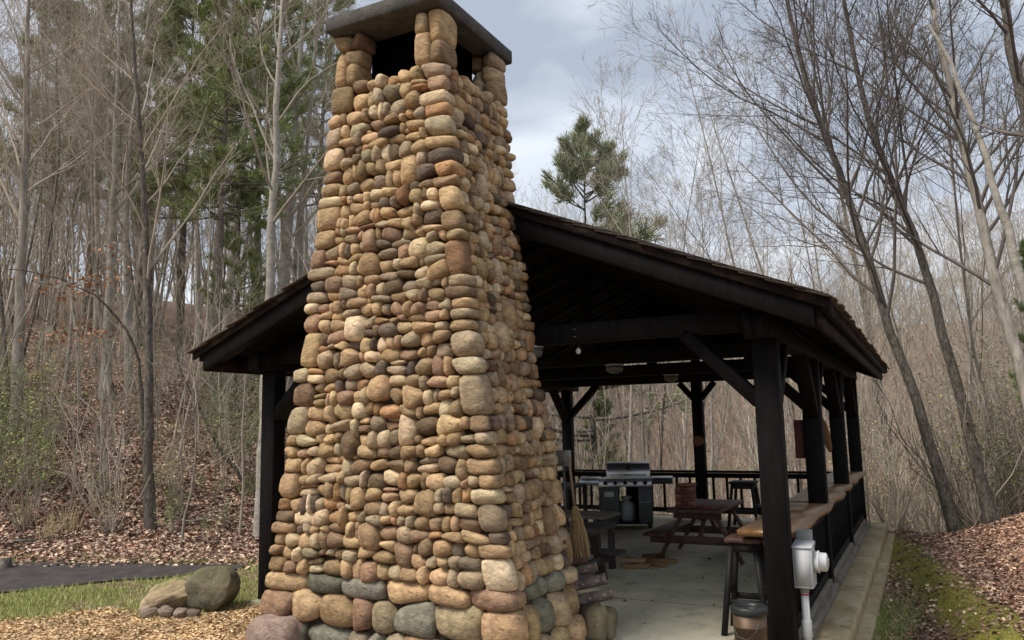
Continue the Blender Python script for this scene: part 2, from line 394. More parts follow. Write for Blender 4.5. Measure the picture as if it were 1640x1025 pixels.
# railings (parts of the pavilion), balusters are sub-parts
def railing(p, q, n, ztop, cap=True):
    p = Vector(p); q = Vector(q); d = (q-p).normalized()
    e = thing('railing', None, None, (p+q)/2); e.parent = pav; e.location = (p+q)/2-Vector(pav.location)
    MB().bar(p+Vector((0, 0, ztop-.05)), q+Vector((0, 0, ztop-.05)), .05, .085).build('under_rail', M_wood, e, .005)
    if cap: MB().bar(p+Vector((0, 0, ztop+.02)), q+Vector((0, 0, ztop+.02)), .14, .038).build('cap_rail', M_woodb, e, .005)
    MB().bar(p+Vector((0, 0, .155)), q+Vector((0, 0, .155)), .045, .085).build('bottom_rail', M_wood, e, .005)
    for i in range(n):
        c = p+(q-p)*((i+.5)/n); MB().box(c.x-.02, c.x+.02, c.y-.02, c.y+.02, .198, ztop-.093).build('baluster', M_wood, e)
    return e
railing((XC-PW/2+PH, YB, 0), (XC-PH, YB, 0), 10, .84)
railing((XC+PH, YB, 0), (XC+PW/2-PH, YB, 0), 10, .84)
for i in range(1, 3): railing((XC-PW/2, rows[i]+PH, 0), (XC-PW/2, rows[i+1]-PH, 0), 9, .84)
for i in range(3):
    railing((PX+.04, rows[i]+PH, 0), (PX+.04, rows[i+1]-PH, 0), 13, .83, cap=False)
    MB().box(PX-.02, PX+.16, rows[i]+PH+.01, rows[i+1]-PH-.01, .004, .075).build('sill', M_sill, pav, .008)
    MB().box(PX+.0, PX+.10, rows[i]+PH+.02, rows[i+1]-PH-.02, .075, .112).build('sill', M_sill, pav, .008)
# live-edge bar tops on the right-hand railing
M_bar = material('varnished_slab', (.17, .085, .035), (.27, .15, .065), 2.2, .32, .1, 12, stretch=(9, .7, 4), spec=.5, rnd=.1, c3=(.11, .05, .022))
for i in range(3):
    a, b = rows[i]-.02+(.30 if i == 0 else 0), rows[i+1]+.02; n = 26; ys = np.linspace(a, b, n)
    xo = PX+.15+.05*snoise(ys, ys*0+i, 1.3, 31+i); xi = PX-.36+.05*snoise(ys, ys*0+i, 1.0, 41+i); V = []
    for k in range(n): V += [(xi[k], ys[k], .835), (xo[k]-.02, ys[k], .835), (xo[k], ys[k], .885+.002*i), (xi[k], ys[k], .885+.002*i)]
    Q = []
    for k in range(n-1):
        for j in range(4): Q.append((k*4+j, k*4+(j+1) % 4, k*4+4+(j+1) % 4, k*4+4+j))
    Q += [(3, 2, 1, 0), (n*4-4, n*4-3, n*4-2, n*4-1)]
    MB().add(V, [q[::-1] for q in Q]).build('bar_top', M_bar, pav)

# ------------------------------------------------------------------ chimney
CH = (XC, 5.56, 0)
chim = thing('stone_chimney', 'tall tapering river-stone chimney with a flat concrete cap', 'chimney', CH)
cq = [1.229, -.931, .213, 4.967, .054, .053, 6.159, -.33, .348]
def hw(z): t = z/5; return cq[0]+cq[1]*t+cq[2]*t*t
def yf(z): t = z/5; return cq[3]+cq[4]*t+cq[5]*t*t
def yb_(z): t = z/5; return cq[6]+cq[7]*t+cq[8]*t*t-.0
INS = .055                       # mortar face lies this far behind the nominal face
M_mort = material('mortar', (.03, .023, .017), (.06, .045, .033), 12, .95, .6, 50)
ZO, ZC = 4.70, 5.16
zz = np.linspace(-.3, ZO, 26); V = []
for z in zz: V += [(XC-hw(z)+INS, yf(z)+INS, z), (XC+hw(z)-INS, yf(z)+INS, z), (XC+hw(z)-INS, yb_(z)-INS, z), (XC-hw(z)+INS, yb_(z)-INS, z)]
Q = []
for k in range(25):
    for j in range(4): Q.append((k*4+j, k*4+(j+1) % 4, k*4+4+(j+1) % 4, k*4+4+j))
Q.append((100, 101, 102, 103)); MB().add(V, Q).build('mortar_core', M_mort, chim)
M_cap = material('cap_concrete', (.052, .049, .045), (.09, .085, .077), 6, .9, .5, 60, c3=(.034, .032, .03))
MB().box(XC-.575, XC+.555, 4.955, 6.30, 5.17, 5.305).build('cap', M_cap, chim, .014)
M_flue = material('flue_soot_and_shade', (.002, .002, .002), rough=1., spec=0.)  # near-black carries the deep shade inside the opening along with the soot
MB().box(XC-.33, XC+.33, 5.30, 5.92, ZO, 5.165).build('flue_void_block', M_flue, chim)  # solid block added behind the piers, painted to read as a dark void

# rounded stones fitted to their cells
def cubesphere(n):
    V = []; Q = []; key = {}
    def vid(p):
        k = tuple(np.round(p, 5));
        if k not in key: key[k] = len(V); V.append(p)
        return key[k]
    for ax in range(3):
        for sg in (-1, 1):
            g = np.tan(np.linspace(-1, 1, n+1)*math.pi/4)
            ids = [[None]*(n+1) for _ in range(n+1)]
            for i in range(n+1):
                for j in range(n+1):
                    p = [0, 0, 0]; p[ax] = sg; p[(ax+1) % 3] = g[i]*sg; p[(ax+2) % 3] = g[j]; ids[i][j] = vid(p)
            for i in range(n):
                for j in range(n): Q.append((ids[i][j], ids[i+1][j], ids[i+1][j+1], ids[i][j+1]))
    V = np.array(V, float); V /= np.linalg.norm(V, axis=1, keepdims=True); return V, np.array(Q)
CSV5, CSQ5 = cubesphere(5); CSV3, CSQ3 = cubesphere(3)
def superstone(n1, n2, lump, seed, fine=True):
    """unit stone: a, b in the face plane, c outwards"""
    d = CSV5 if fine else CSV3; r_ = np.random.default_rng(seed)
    g = ((np.abs(d[:, 0])**n1+np.abs(d[:, 1])**n1)**(n2/n1)+np.abs(d[:, 2])**n2)**(-1/n2)
    P = d*g[:, None]
    for i in range(int(r_.integers(3, 6))):      # split and worn flats
        k = r_.normal(0, 1, 3)*np.array((1, 1, .8)); k /= np.linalg.norm(k); lim = (P@k).max()*r_.uniform(.75, .95); ex = np.clip(P@k-lim, 0, None); P = P-ex[:, None]*k*.85
    if lump:
        o = 0
        for i in range(4):
            k = r_.normal(0, 1, 3); k *= r_.uniform(1.2, 2.8)/np.linalg.norm(k); o = o+np.sin(P@k+r_.uniform(0, 6.28))
        P = P*(1+lump*o[:, None]/2)
        k = r_.uniform(-.2, .2, 4); a, b = P[:, 0].copy(), P[:, 1].copy()
        P[:, 0] = a*(1+k[0]*b); P[:, 1] = b*(1+k[1]*a)+k[2]*a*.35
    return P
PAL = np.array([(.42, .315, .20), (.37, .275, .172), (.33, .24, .148), (.38, .24, .135), (.34, .285, .21), (.47, .385, .275), (.20, .145, .10), (.30, .205, .15), (.13, .105, .088), (.29, .24, .185), (.54, .46, .34), (.31, .19, .12)])
PWT = np.array([6, 5, 4, 1.2, 3.0, 3.0, 2.6, 2.0, 1.5, 2.6, 2.2, .8]); PWT /= PWT.sum()
def stonecol(z):
    c = PAL[rng.choice(len(PAL), p=PWT)]*U(.55, 1.12)*np.array((1.0, .975, .93))
    if z < .62 and rng.random() < .38: c = np.array((.13, .13, .11))*U(.7, 1.6)
    return c*rng.normal(1, .018, 3).clip(.94, 1.06)
STN = []     # (verts, tint, area, front?)
def put(face, s0, s1, zb0, zb1, zt0, zt1, proud, seed, n1=None, lump=.07, fill=1.0, fine=True):
    """cell on a face: s in metres from the face centre, bottom/top heights at both ends"""
    P = superstone(n1 or U(2.8, 4.4), U(2.6, 4.2), lump, seed, fine and face < 2)*fill
    a = (P[:, 0]+1)/2; b = (P[:, 1]+1)/2; c = P[:, 2]
    s = s0+(s1-s0)*a; z = (zb0+(zb1-zb0)*a)*(1-b)+(zt0+(zt1-zt0)*a)*b
    zm = (zb0+zt1)/2; h = (zt0+zt1-zb0-zb1)/2
    dep = min(.11, .55*min(abs(s1-s0), h)+.03)
    out = proud-dep+c*dep
    if face == 0: V = np.c_[XC+s, yf(z)-out, z]
    elif face == 3: V = np.c_[XC+s, yb_(z)+out, z]
    elif face == 1: V = np.c_[XC+hw(z)+out, 5.56+s, z]
    else: V = np.c_[XC-hw(z)-out, 5.56+s, z]
    STN.append((V, stonecol(zm), abs(s1-s0)*h, face))
def quoin(sx, sy, wf, ws, z0, z1, seed, boxy=False):
    P = superstone(*((9, 8) if boxy else (U(3.2, 6.5), U(3, 5.5))), .05, seed)*1.02
    pr = U(.012, .035); za = (z0+z1)/2; h = (z1-z0)/2
    z = za+P[:, 2]*h*1.01; wf2, ws2 = (wf+pr), (ws+pr)
    x = XC+sx*(hw(z)+pr-wf2/2+P[:, 0]*wf2/2*1.0)
    ye = np.where(sy < 0, yf(z), yb_(z)); y = ye+sy*(pr-ws2/2+P[:, 1]*ws2/2)
    V = np.c_[x, y, z]
    STN.append((V, stonecol(za), (wf+ws*.6)*h*2 if (sx > 0 and sy < 0) else wf*h*2, 0 if sy < 0 else (1 if sx > 0 else 2)))
zk = [-.12]
while zk[-1] < ZO-.02:
    z = zk[-1]; h = U(.19, .26) if z < .46 else (U(.12, .155) if z < .7 else U(.078, .122)); zk.append(z+h)
zk[-1] = ZO
NK = len(zk)-1; seed = 100
qw = {}
for (sx, sy) in ((1, -1), (-1, -1), (1, 1), (-1, 1)):
    k = 0
    while k < NK:
        big = zk[k] < .6; span = 1 if big or k == NK-1 else (2 if rng.random() < .26 else 1)
        if span == 2 and rng.random() < .15 and k < NK-3: span = 3
        wf, ws = U(.10, .25), U(.09, .2)
        if span > 1: wf = U(.13, .21)
        if big: wf, ws = U(.26, .42), U(.2, .32)
        for j in range(k, k+span): qw[(sx, sy, j)] = (wf, ws)
        quoin(sx, sy, wf, ws, zk[k], zk[k+span], seed); seed += 1; k += span
def wob(face, k, s):
    if k <= 0 or k >= NK: return 0.
    r_ = np.random.default_rng(face*1000+k); a, b, p, q = r_.uniform(3, 6), r_.uniform(7, 13), r_.uniform(0, 6), r_.uniform(0, 6)
    return .016*math.sin(a*s+p)+.011*math.sin(b*s+q)
for face in range(4):
    res = {}
    for k in range(NK):
        zm = (zk[k]+zk[k+1])/2; h = zk[k+1]-zk[k]
        if face in (0, 3):
            sy = -1 if face == 0 else 1; a0 = -hw(zm)+qw[(-1, sy, k)][0]; a1 = hw(zm)-qw[(1, sy, k)][0]
        else:
            sx = 1 if face == 1 else -1; a0 = yf(zm)-5.56+qw[(sx, -1, k)][1]; a1 = yb_(zm)-5.56-qw[(sx, 1, k)][1]
        segs = []; cur = a0
        for (ra, rb) in sorted(res.get(k, [])):
            if ra > cur+.03: segs.append((cur, ra))
            cur = max(cur, rb)
        if a1 > cur+.03: segs.append((cur, a1))
        big = zm < .6; lo, hi = (.2, .46) if big else ((.09, .22) if zm < .9 else (.065, .20))
        if face == 1 and not big: hi = .165
        for (sa, sb) in segs:
            ws = []
            while sum(ws) < sb-sa: ws.append(U(lo, hi) if rng.random() < .8 else U(lo*.7, lo*1.1))
            if len(ws) > 1 and sum(ws)-(sb-sa) > ws[-1]*.5: ws.pop()
            f_ = (sb-sa)/sum(ws); c = sa
            for w in ws:
                w *= f_; s0, s1 = c, c+w; c += w; seed += 1
                kt = k+1
                if not big and k+2 < NK and .1 < w < .24 and rng.random() < .10 and sa+.01 < s0 and s1 < sb-.01 and not any(not (s1 < ra or s0 > rb) for ra, rb in res.get(k+1, [])):
                    kt = k+2; res.setdefault(k+1, []).append((s0, s1))
                b0, b1 = zk[k]+wob(face, k, s0), zk[k]+wob(face, k, s1); t0, t1 = zk[kt]+wob(face, kt, s0), zk[kt]+wob(face, kt, s1)
                pr = U(.0, .045)+(.02 if kt > k+1 else 0)
                if kt == k+1 and not big and h > .11 and w > .1 and rng.random() < .12:
                    fm = U(.55, .7); m0, m1 = b0+(t0-b0)*fm, b1+(t1-b1)*fm
                    put(face, s0, s1, b0, b1, m0, m1, pr, seed); put(face, s0+.01, s1-.01, m0, m1, t0, t1, pr-.01, seed+50000)
                else:
                    j = .012*rng.normal(0, 1, 4) if not big else np.zeros(4)
                    put(face, s0-.001, s1+.001, b0+j[0], b1+j[1], t0+j[2], t1+j[3], pr, seed, n1=U(3.0, 5.0) if rng.random() < .65 else U(2.3, 3.0), fill=1.10)
# the four corner piers under the cap, left open between them
for sx in (-1, 1):
    for sy in (-1, 1):
        for q in range(2):
            z = ZO
            while z < ZC-.01:
                h = min(U(.13, .20) if (q+(sx > 0)) % 2 else U(.24, .34), ZC-z)
                if ZC-z-h < .09: h = ZC-z
                P = superstone(U(5, 9), U(5, 8), .05, seed)*1.03; seed += 1; w = .062 if q else .068
                STN.append((np.c_[XC+sx*(hw(z)+.018-w-q*.132)+P[:, 0]*w, (yf(z)+.10 if sy < 0 else yb_(z)-.10)+P[:, 1]*.118, z+h/2+P[:, 2]*h/2], stonecol(z), .13*h, 0 if sy < 0 else 1))
                z += h
# chinking pebbles
peb = []
for i in range(420):
    face = int(rng.integers(0, 3)); k = int(rng.integers(4, NK)); z = zk[k]+U(-.03, .03); s = U(-.9, .9)*(hw(z) if face == 0 else .5); r = U(.016, .034)
    seed += 1; put(face, s-r*1.3, s+r*1.3, z-r, z-r, z+r, z+r, U(-.015, .005), seed, fine=False)
    peb.append(STN.pop())
# stone material: tint per stone, strata, stains, pores
M_stone = material('river_stone', (.74, .70, .65), (1.5, 1.42, 1.27), 9, .82, .75, 17, tint=True, c3=(.34, .29, .25), spec=.2, fac=(.32, .62), stretch=(1, 1, 1.9))
M_stone.node_tree.nodes['Principled BSDF'].inputs['Roughness'].default_value = .78
order = sorted(range(len(STN)), key=lambda i: -STN[i][2]*(1 if STN[i][3] == 0 else (.62 if STN[i][3] == 1 else 0))*(1 if STN[i][0][:, 2].max() > .12 else 0))
ind = set(order[:300]); bulk = []
for i, (V, c, a, f_) in enumerate(STN):
    if i in ind:
        cc = V.mean(0); me = mesh_np('stone', V-cc, CSQ5 if len(V) == len(CSV5) else CSQ3, c, True); link('stone', me, M_stone, cc, chim)
    else: bulk.append((V, c))
bulk += [(p[0], p[1]) for p in peb]
V = np.vstack([b[0] for b in bulk]); off = np.cumsum([0]+[len(b[0]) for b in bulk]); Q = np.vstack([(CSQ5 if len(b[0]) == len(CSV5) else CSQ3)+off[i] for i, b in enumerate(bulk)]); T = np.vstack([np.repeat(b[1][None], len(b[0]), 0) for b in bulk])
cc = np.array([XC, 5.56, 0]); tag(link('small_stones', mesh_np('small_stones', V-cc, Q, T, True), M_stone, cc, chim), kind='stuff')
print('stones', len(STN), 'courses', NK)
# lump of pink concrete poured against the left foot, and hearth stones at the right back
def rock(name, c, size, seed, mat, parent=None, n1=3, lump=.14, tint=None, rz_=0, sub=22):
    V, Q = cubesphere(sub); r_ = np.random.default_rng(seed); d = V
    g = ((np.abs(d[:, 0])**n1+np.abs(d[:, 1])**n1+np.abs(d[:, 2])**n1))**(-1/n1); P = d*g[:, None]
    for i in range(5):
        k = r_.normal(0, 1, 3); k /= np.linalg.norm(k); ex = np.clip(P@k-(P@k).max()*r_.uniform(.72, .92), 0, None); P = P-ex[:, None]*k*.9
    for f, a in ((1.5, lump), (3.5, lump*.45), (9, lump*.2), (20, lump*.09)):
        o = 0
        for i in range(5):
            k = r_.normal(0, 1, 3); k *= f/np.linalg.norm(k); o = o+np.sin(P@k+r_.uniform(0, 6.28))
        P = P*(1+a*o[:, None]/2.2)
    P = P*np.array(size)/2; ca, sa = math.cos(rz_), math.sin(rz_); P = np.c_[P[:, 0]*ca-P[:, 1]*sa, P[:, 0]*sa+P[:, 1]*ca, P[:, 2]]
    me = mesh_np(name, P, Q, tint, True); return link(name, me, mat, c, parent)
M_pink = material('pink_concrete', (.24, .16, .13), (.37, .28, .23), 14, .95, 1.0, 60, c3=(.13, .07, .055))
rock('footing_lump', (-4.70, 4.95, -.05), (.50, .42, .80), 5, M_pink, chim, 4.5, .08)
M_hearth = material('hearth_stone', (.19, .16, .09), (.31, .25, .15), 5, .9, .6, 24, c3=(.12, .12, .07))
for (x, y, sx_, sy_, h_, sd_) in ((-2.52, 6.27, .17, .22, .30, 1), (-2.68, 6.52, .2, .2, .26, 2), (-2.50, 6.47, .13, .16, .22, 3), (-2.80, 6.75, .22, .24, .24, 4), (-2.60, 6.74, .15, .2, .2, 6)):
    rock('hearth_stone', (x, y, h_/2-.01), (sx_, sy_, h_), sd_, M_hearth, chim, 4, .07, sub=10)
# ------------------------------------------------------------------ things in and around the pavilion
M_redw = material('red_brown_table_stain', (.058, .028, .022), (.115, .06, .048), 3, .55, .2, 14, stretch=(6, 1, 6), spec=.35, rnd=.15)
M_dkw = material('dark_weathered_table', (.035, .028, .025), (.075, .062, .055), 3, .75, .3, 14, stretch=(2, 6, 6), rnd=.2)
M_blkw = material('black_stool_wood', (.012, .011, .011), (.02, .018, .018), 4, .6, .2, 16, rnd=.15)
def picnic_table(label, cx, cy, rz_, ln, mat, planks, zt=.69, half=.345, bx=(.37, .66), zb=.385):
    t = thing('picnic_table', label, 'picnic table', (cx, cy, 0))
    def P(m, name, bev=.006): return m.rot(rz_, (cx, cy, 0)).build(name, mat, t, bev)
    w = 2*half/planks
    for i in range(planks): P(MB().box(-half+i*w+.004, -half+(i+1)*w-.004, -ln/2, ln/2, zt-.04, zt), 'tabletop_plank')
    for s_ in (-1, 1):
        for q in range(2):
            a = bx[0]+q*(bx[1]-bx[0])/2; x0, x1 = sorted((s_*(a+.003), s_*(a+(bx[1]-bx[0])/2-.003)))
            P(MB().box(x0, x1, -ln/2+.01, ln/2-.01, zb-.04, zb), 'bench_plank')
    for e in (-1, 1):
        y = e*(ln/2-.26)
        for s_ in (-1, 1): P(MB().bar((s_*.20, y, zt-.06), (s_*.53, y, .025), .04, .10, (0, 1, 0)), 'leg')
        yb = y+e*.041
        P(MB().box(-bx[1]+.03, bx[1]-.03, yb-.02, yb+.02, zb-.14, zb-.041), 'bench_beam')
        P(MB().box(-half+.04, half-.04, yb-.02, yb+.02, zt-.13, zt-.041), 'top_cleat')
        P(MB().bar((0, y-e*.02, zb-.10), (0, y-e*.42, zt-.06), .08, .04, (1, 0, 0)), 'brace')
    return t
picnic_table('red-brown wooden picnic table with a block tower standing on it', -2.66, 10.66, 0, 1.46, M_redw, 5)
picnic_table('low dark weathered picnic table nearest the back of the chimney', -4.0, 8.16, math.pi/2, 1.75, M_dkw, 4, half=.31, bx=(.36, .62), zb=.36)
t3 = thing('slatted_table', 'grey slatted wooden table behind the low dark picnic table', 'table', (-4.3, 9.25, 0))
for i in range(4): MB().box(-5.1, -3.46, 8.98+i*.14, 8.98+i*.14+.125, .65, .69).build('slat', M_sill, t3, .005)
for x in (-5.0, -3.58):
    for y in (9.02, 9.49): MB().box(x-.035, x+.035, y-.035, y+.035, 0, .649).build('leg', M_dkw, t3, .004)
    MB().box(x-.02, x+.02, 9.06, 9.45, .55, .64).build('rail', M_dkw, t3)
t4 = thing('side_table', 'narrow dark plank table against the back left railing', 'table', (-5.15, 12.1, 0))
for i in range(3): MB().box(-5.75+i*.17, -5.75+i*.17+.16, 11.2, 13.0, .72, .76).build('plank', M_dkw, t4, .005)
for x in (-5.68, -5.32):
    for y in (11.3, 12.9): MB().box(x-.03, x+.03, y-.03, y+.03, 0, .719).build('leg', M_dkw, t4)
# block tower
M_blk = [material('game_block_%d' % i, c, tuple(v*1.5 for v in c), 4, .6, .15, 20, stretch=(2, 6, 6), rnd=.25) for i, c in enumerate(((.085, .030, .022), (.15, .065, .042)))]
bl = (-2.80, 10.16)
for k in range(6):
    for i in range(3):
        a = (i-1)*.078; z = .691+k*.045; ang = .12+U(-.05, .05)
        m = MB().box(a-.037, a+.037, -.117+U(-.01, .01), .117, 0, .0435) if k % 2 else MB().box(-.117, .117+U(-.01, .01), a-.037, a+.037, 0, .0435)
        m.rot(.1+U(-.012, .012), (bl[0], bl[1], z)); o = m.build('wooden_block', M_blk[(k*7+i*3) % 2], None, .004)
        tag(o, 'reddish wooden block stacked in the block tower on the picnic table', 'block', 'blocks of the stacked tower on the picnic table')
m = MB().box(-.117, .117, -.037, .037, 0, .04).rot(.6, (-2.78, 10.17, .9625)); tag(m.build('wooden_block', M_blk[1], None, .004), 'wooden block lying askew on top of the block tower', 'block', 'loose wooden blocks')
m = MB().box(-.09, .09, -.037, .037, 0, .035).rot(.3, (-2.56, 10.12, .692)); tag(m.build('wooden_block', M_blk[0], None, .004), 'single wooden block lying on the picnic table beside the tower', 'block', 'loose wooden blocks')

# gas grill
GA = math.atan2(.311, .848)
M_steel = material('brushed_steel', (.42, .43, .44), (.55, .56, .57), 3, .34, .06, 60, stretch=(1, 20, 20), metal=.9)
M_gblk = material('grill_enamel', (.016, .018, .019), (.025, .028, .029), 6, .42, .05, 40)
M_gdoor = material('grill_door_grey', (.055, .062, .060), (.075, .08, .078), 4, .45, .05, 30)
M_void = material('grill_inside', (.012, .012, .012), rough=.9)
M_knob = material('black_knob', (.012, .012, .012), rough=.4)
M_white = material('white_label', (.5, .5, .47), (.42, .42, .40), 20, .6)
gr_ = thing('gas_grill', 'stainless and black gas grill with its lid closed beside the back railing', 'grill', (-4.72, 13.25, 0))
GL = (-4.72, 13.28, 0)
def G(m, name, mat, bev=.006, par=None): return m.rot(GA, GL).build(name, mat, par or gr_, bev)
cab = [G(MB().box(-.45, -.43, -.25, .25, .07, .70), 'cabinet_side', M_gdoor), G(MB().box(.43, .45, -.25, .25, .07, .70), 'cabinet_side', M_gdoor)]
G(MB().box(-.43, .43, -.25, .25, .07, .10), 'cabinet_floor', M_void); G(MB().box(-.43, .43, .23, .25, .10, .42), 'back_panel', M_void); G(MB().box(-.43, -.1, .23, .25, .42, .70), 'back_panel', M_void); G(MB().box(.02, .43, .23, .25, .42, .70), 'back_panel', M_void)
d1 = G(MB().box(-.43, -.12, -.272, -.252, .09, .69), 'door', M_gdoor); G(MB().box(-.36, -.20, -.276, -.2725, .53, .62), 'label', M_white, 0, d1)
d2 = G(MB().box(.215, .43, -.272, -.252, .09, .69), 'door', M_gdoor); G(MB().box(.23, .41, -.29, -.2735, .44, .45), 'handle', M_steel, .003, d2)
pn = G(MB().add([(-.45, -.30, .70), (.45, -.30, .70), (.45, -.26, .83), (-.45, -.26, .83), (-.45, .2, .70), (.45, .2, .70), (.45, .2, .83), (-.45, .2, .83)], [(0, 1, 2, 3), (4, 7, 6, 5), (0, 3, 7, 4), (1, 5, 6, 2), (3, 2, 6, 7), (0, 4, 5, 1)]), 'control_panel', M_steel)
for i in range(5):
    m = MB().lathe((0, 0, 0), [(.033, 0), (.03, .03), (.02, .034)], 14, 'x'); m.V = [np.c_[v[:, 1], -v[:, 0]-.285, v[:, 2]+.765] for v in m.V]; m.V = [v+np.array([-.34+i*.17, 0, 0]) for v in m.V]; m.Q = [q[:, ::-1] for q in m.Q]
    G(m, 'knob', M_knob, 0, pn)
prof = [(-.27, .835), (-.275, .93), (-.25, 1.03), (-.19, 1.085), (-.08, 1.11), (.08, 1.11), (.18, 1.07), (.23, .98), (.24, .835)]
V = [(-.31, y, z) for y, z in prof]+[(.43, y, z) for y, z in prof]; n = len(prof)
Q = [(i, i+1, n+i+1, n+i)[::-1] for i in range(n-1)]; m = MB().add(V, Q, [(0, i, i+1) for i in range(1, n-1)]+[(n, n+i+1, n+i) for i in range(1, n-1)])
lid = G(m, 'lid', M_steel, .008); G(MB().tube([(-.26, -.315, .90), (.36, -.315, .90)], .012, 8), 'handle', M_steel, 0, lid)
for x in (-.25, .35): G(MB().box(x-.012, x+.012, -.31, -.27, .892, .908), 'handle_post', M_steel, 0, lid)
m = MB().lathe((0, 0, 0), [(.04, 0), (.04, .012)], 14, 'x'); m.V = [np.c_[v[:, 1]+.06, -v[:, 0]-.25, v[:, 2]+1.0] for v in m.V]; m.Q = [q[:, ::-1] for q in m.Q]; G(m, 'thermometer', M_knob, 0, lid)
G(MB().box(-.78, -.453, -.27, .2, .73, .83), 'side_shelf', M_steel); G(MB().box(.453, .80, -.27, .2, .74, .83), 'side_shelf', M_gblk); G(MB().box(.455, .83, -.28, .21, .832, .845), 'shelf_top', M_steel)
G(MB().box(-.76, -.47, -.22, .16, .832, .85), 'burner_lid', M_steel)
for x in (-.40, .40):
    for y in (-.2, .2): G(MB().lathe((x, y, 0), [(.035, 0), (.035, .068)], 10), 'caster', M_knob, 0)
M_tank = material('tank_grey', (.33, .34, .34), (.25, .25, .25), 5, .5)
tk = MB().lathe((0, 0, 0), [(.10, .0), (.135, .03), (.145, .08), (.145, .24), (.12, .31), (.06, .34), (.06, .37), (.09, .375), (.09, .42), (.05, .425)], 20).rot(0, (-4.70, 13.27, .101)); tag(tk.build('propane_tank', M_tank, None, 0, True), 'grey propane tank standing inside the grill cabinet', 'gas tank')

# tall black stool at the back railing, and red-topped stool under the bar
def stool(name, label, cx, cy, w, h, mt, ml, back=False):
    t = thing(name, label, 'stool', (cx, cy, 0))
    MB().box(cx-w/2, cx+w/2, cy-w/2, cy+w/2, h-.045, h).build('seat', mt, t, .012)
    MB().box(cx-w/2+.03, cx+w/2-.03, cy-w/2+.03, cy+w/2-.03, h-.12, h-.046).build('apron', ml, t)
    for sx in (-1, 1):
        for sy in (-1, 1): MB().bar((cx+sx*(w/2-.05), cy+sy*(w/2-.05), h-.05), (cx+sx*(w/2+.03), cy+sy*(w/2+.03), 0), .045, .045, (0, 1, 0)).build('leg', ml, t)
    for sy in (-1, 1): MB().bar((cx-w/2+.005, cy+sy*(w/2-.0), .27), (cx+w/2-.005, cy+sy*(w/2-.0), .27), .03, .05).build('stretcher', ml, t)
    for sx in (-1, 1): MB().bar((cx+sx*(w/2-.0), cy-w/2+.005, .35), (cx+sx*(w/2-.0), cy+w/2-.005, .35), .03, .05).build('stretcher', ml, t)
    return t
stool('bar_stool', 'tall black bar stool beside the back railing', -2.82, 13.9, .42, .76, M_blkw, M_blkw)
stool('bar_stool', 'bar stool with a reddish wooden seat under the near end of the bar top', -1.46, 7.12, .30, .80, M_redw, M_blkw)
# wooden boards and scraps on the floor by the low table
M_scrap = [material('scrap_lumber_%d' % i, c, tuple(v*1.35 for v in c), 5, .75, .15, 22, stretch=(8, 8, 2)) for i, c in enumerate(((.26, .155, .075), (.20, .105, .05), (.33, .235, .14), (.09, .05, .03)))]
sc_ = [(-3.32, 9.62, .02, .34, .09, .05, .5, 0), (-3.12, 9.84, .02, .30, .10, .045, -.3, 0), (-3.36, 9.95, .02, .25, .11, .06, 1.2, 1), (-3.42, 9.72, .072, .36, .10, .04, .2, 2), (-3.10, 10.08, .02, .34, .09, .05, .1, 0), (-3.28, 10.22, .02, .28, .12, .08, .9, 3), (-3.52, 10.05, .02, .35, .1, .045, -.6, 1)]
lab = ['tan', 'tan', 'brown', 'pale', 'tan', 'dark', 'brown']
for i, (x, y, z, a, b, h, r, m_) in enumerate(sc_):
    o = MB().box(-a/2, a/2, -b/2, b/2, 0, h).rot(r, (x, y, z-.018)).build('lumber_offcut', M_scrap[m_], None, .004)
    tag(o, ('tan lumber offcut nearest the chimney in the floor scraps', 'tan lumber offcut angled at the front right of the floor scraps', 'small brown offcut turned crosswise in the middle of the scrap pile', 'palest board lying on top of the lumber scrap pile', 'tan lumber offcut nearest the red-brown picnic table', 'darkest thick block of wood in the lumber scrap pile', 'long brown offcut at the back left of the scrap pile')[i], 'lumber', 'lumber scraps on the pavilion floor')
# logs at the chimney's right foot
M_bark = material('birch_bark', (.10, .075, .065), (.22, .17, .15), 9, .9, .7, 30, stretch=(1, 1, 1), c3=(.42, .38, .34), coords='Object')
M_cut = material('cut_wood', (.40, .29, .18), (.30, .2, .11), 12, .85, .2, 40)
M_dlog = material('split_log_red', (.085, .05, .04), (.15, .095, .075), 8, .9, .6, 26)
for i, (x, y, z, a, el, L_, r, m_, lb) in enumerate(((-2.60, 6.42, .335, .35, .22, .34, .048, M_bark, 'lowest flaky-barked log at the right foot of the chimney'), (-2.68, 6.46, .44, .4, .22, .36, .05, M_bark, 'flaky-barked log in the middle of the small stack by the chimney'), (-2.76, 6.50, .535, .3, .18, .32, .045, M_bark, 'upper flaky-barked log in the small stack by the chimney'), (-2.82, 6.46, .625, .5, .1, .30, .05, M_dlog, 'dark split log topmost on the stack by the chimney'))):
    d = Vector((math.cos(a)*math.cos(el), math.sin(a)*math.cos(el), math.sin(el)))*L_/2; p = Vector((x, y, z))
    t = thing('firewood_log', lb, 'log', p, 'firewood by the chimney')
    k_ = [p-d, p-d*.4+Vector((0, 0, .006)), p+d*.4, p+d]; MB().tube(k_, [r*.95, r*1.03, r*.98, r*.93], 12, False).build('bark', m_, t, 0, True)
    for s_ in (-1, 1): MB().tube([p+d*s_*.97, p+d*s_*1.0], r*.9, 12).build('cut_end', M_cut, t)
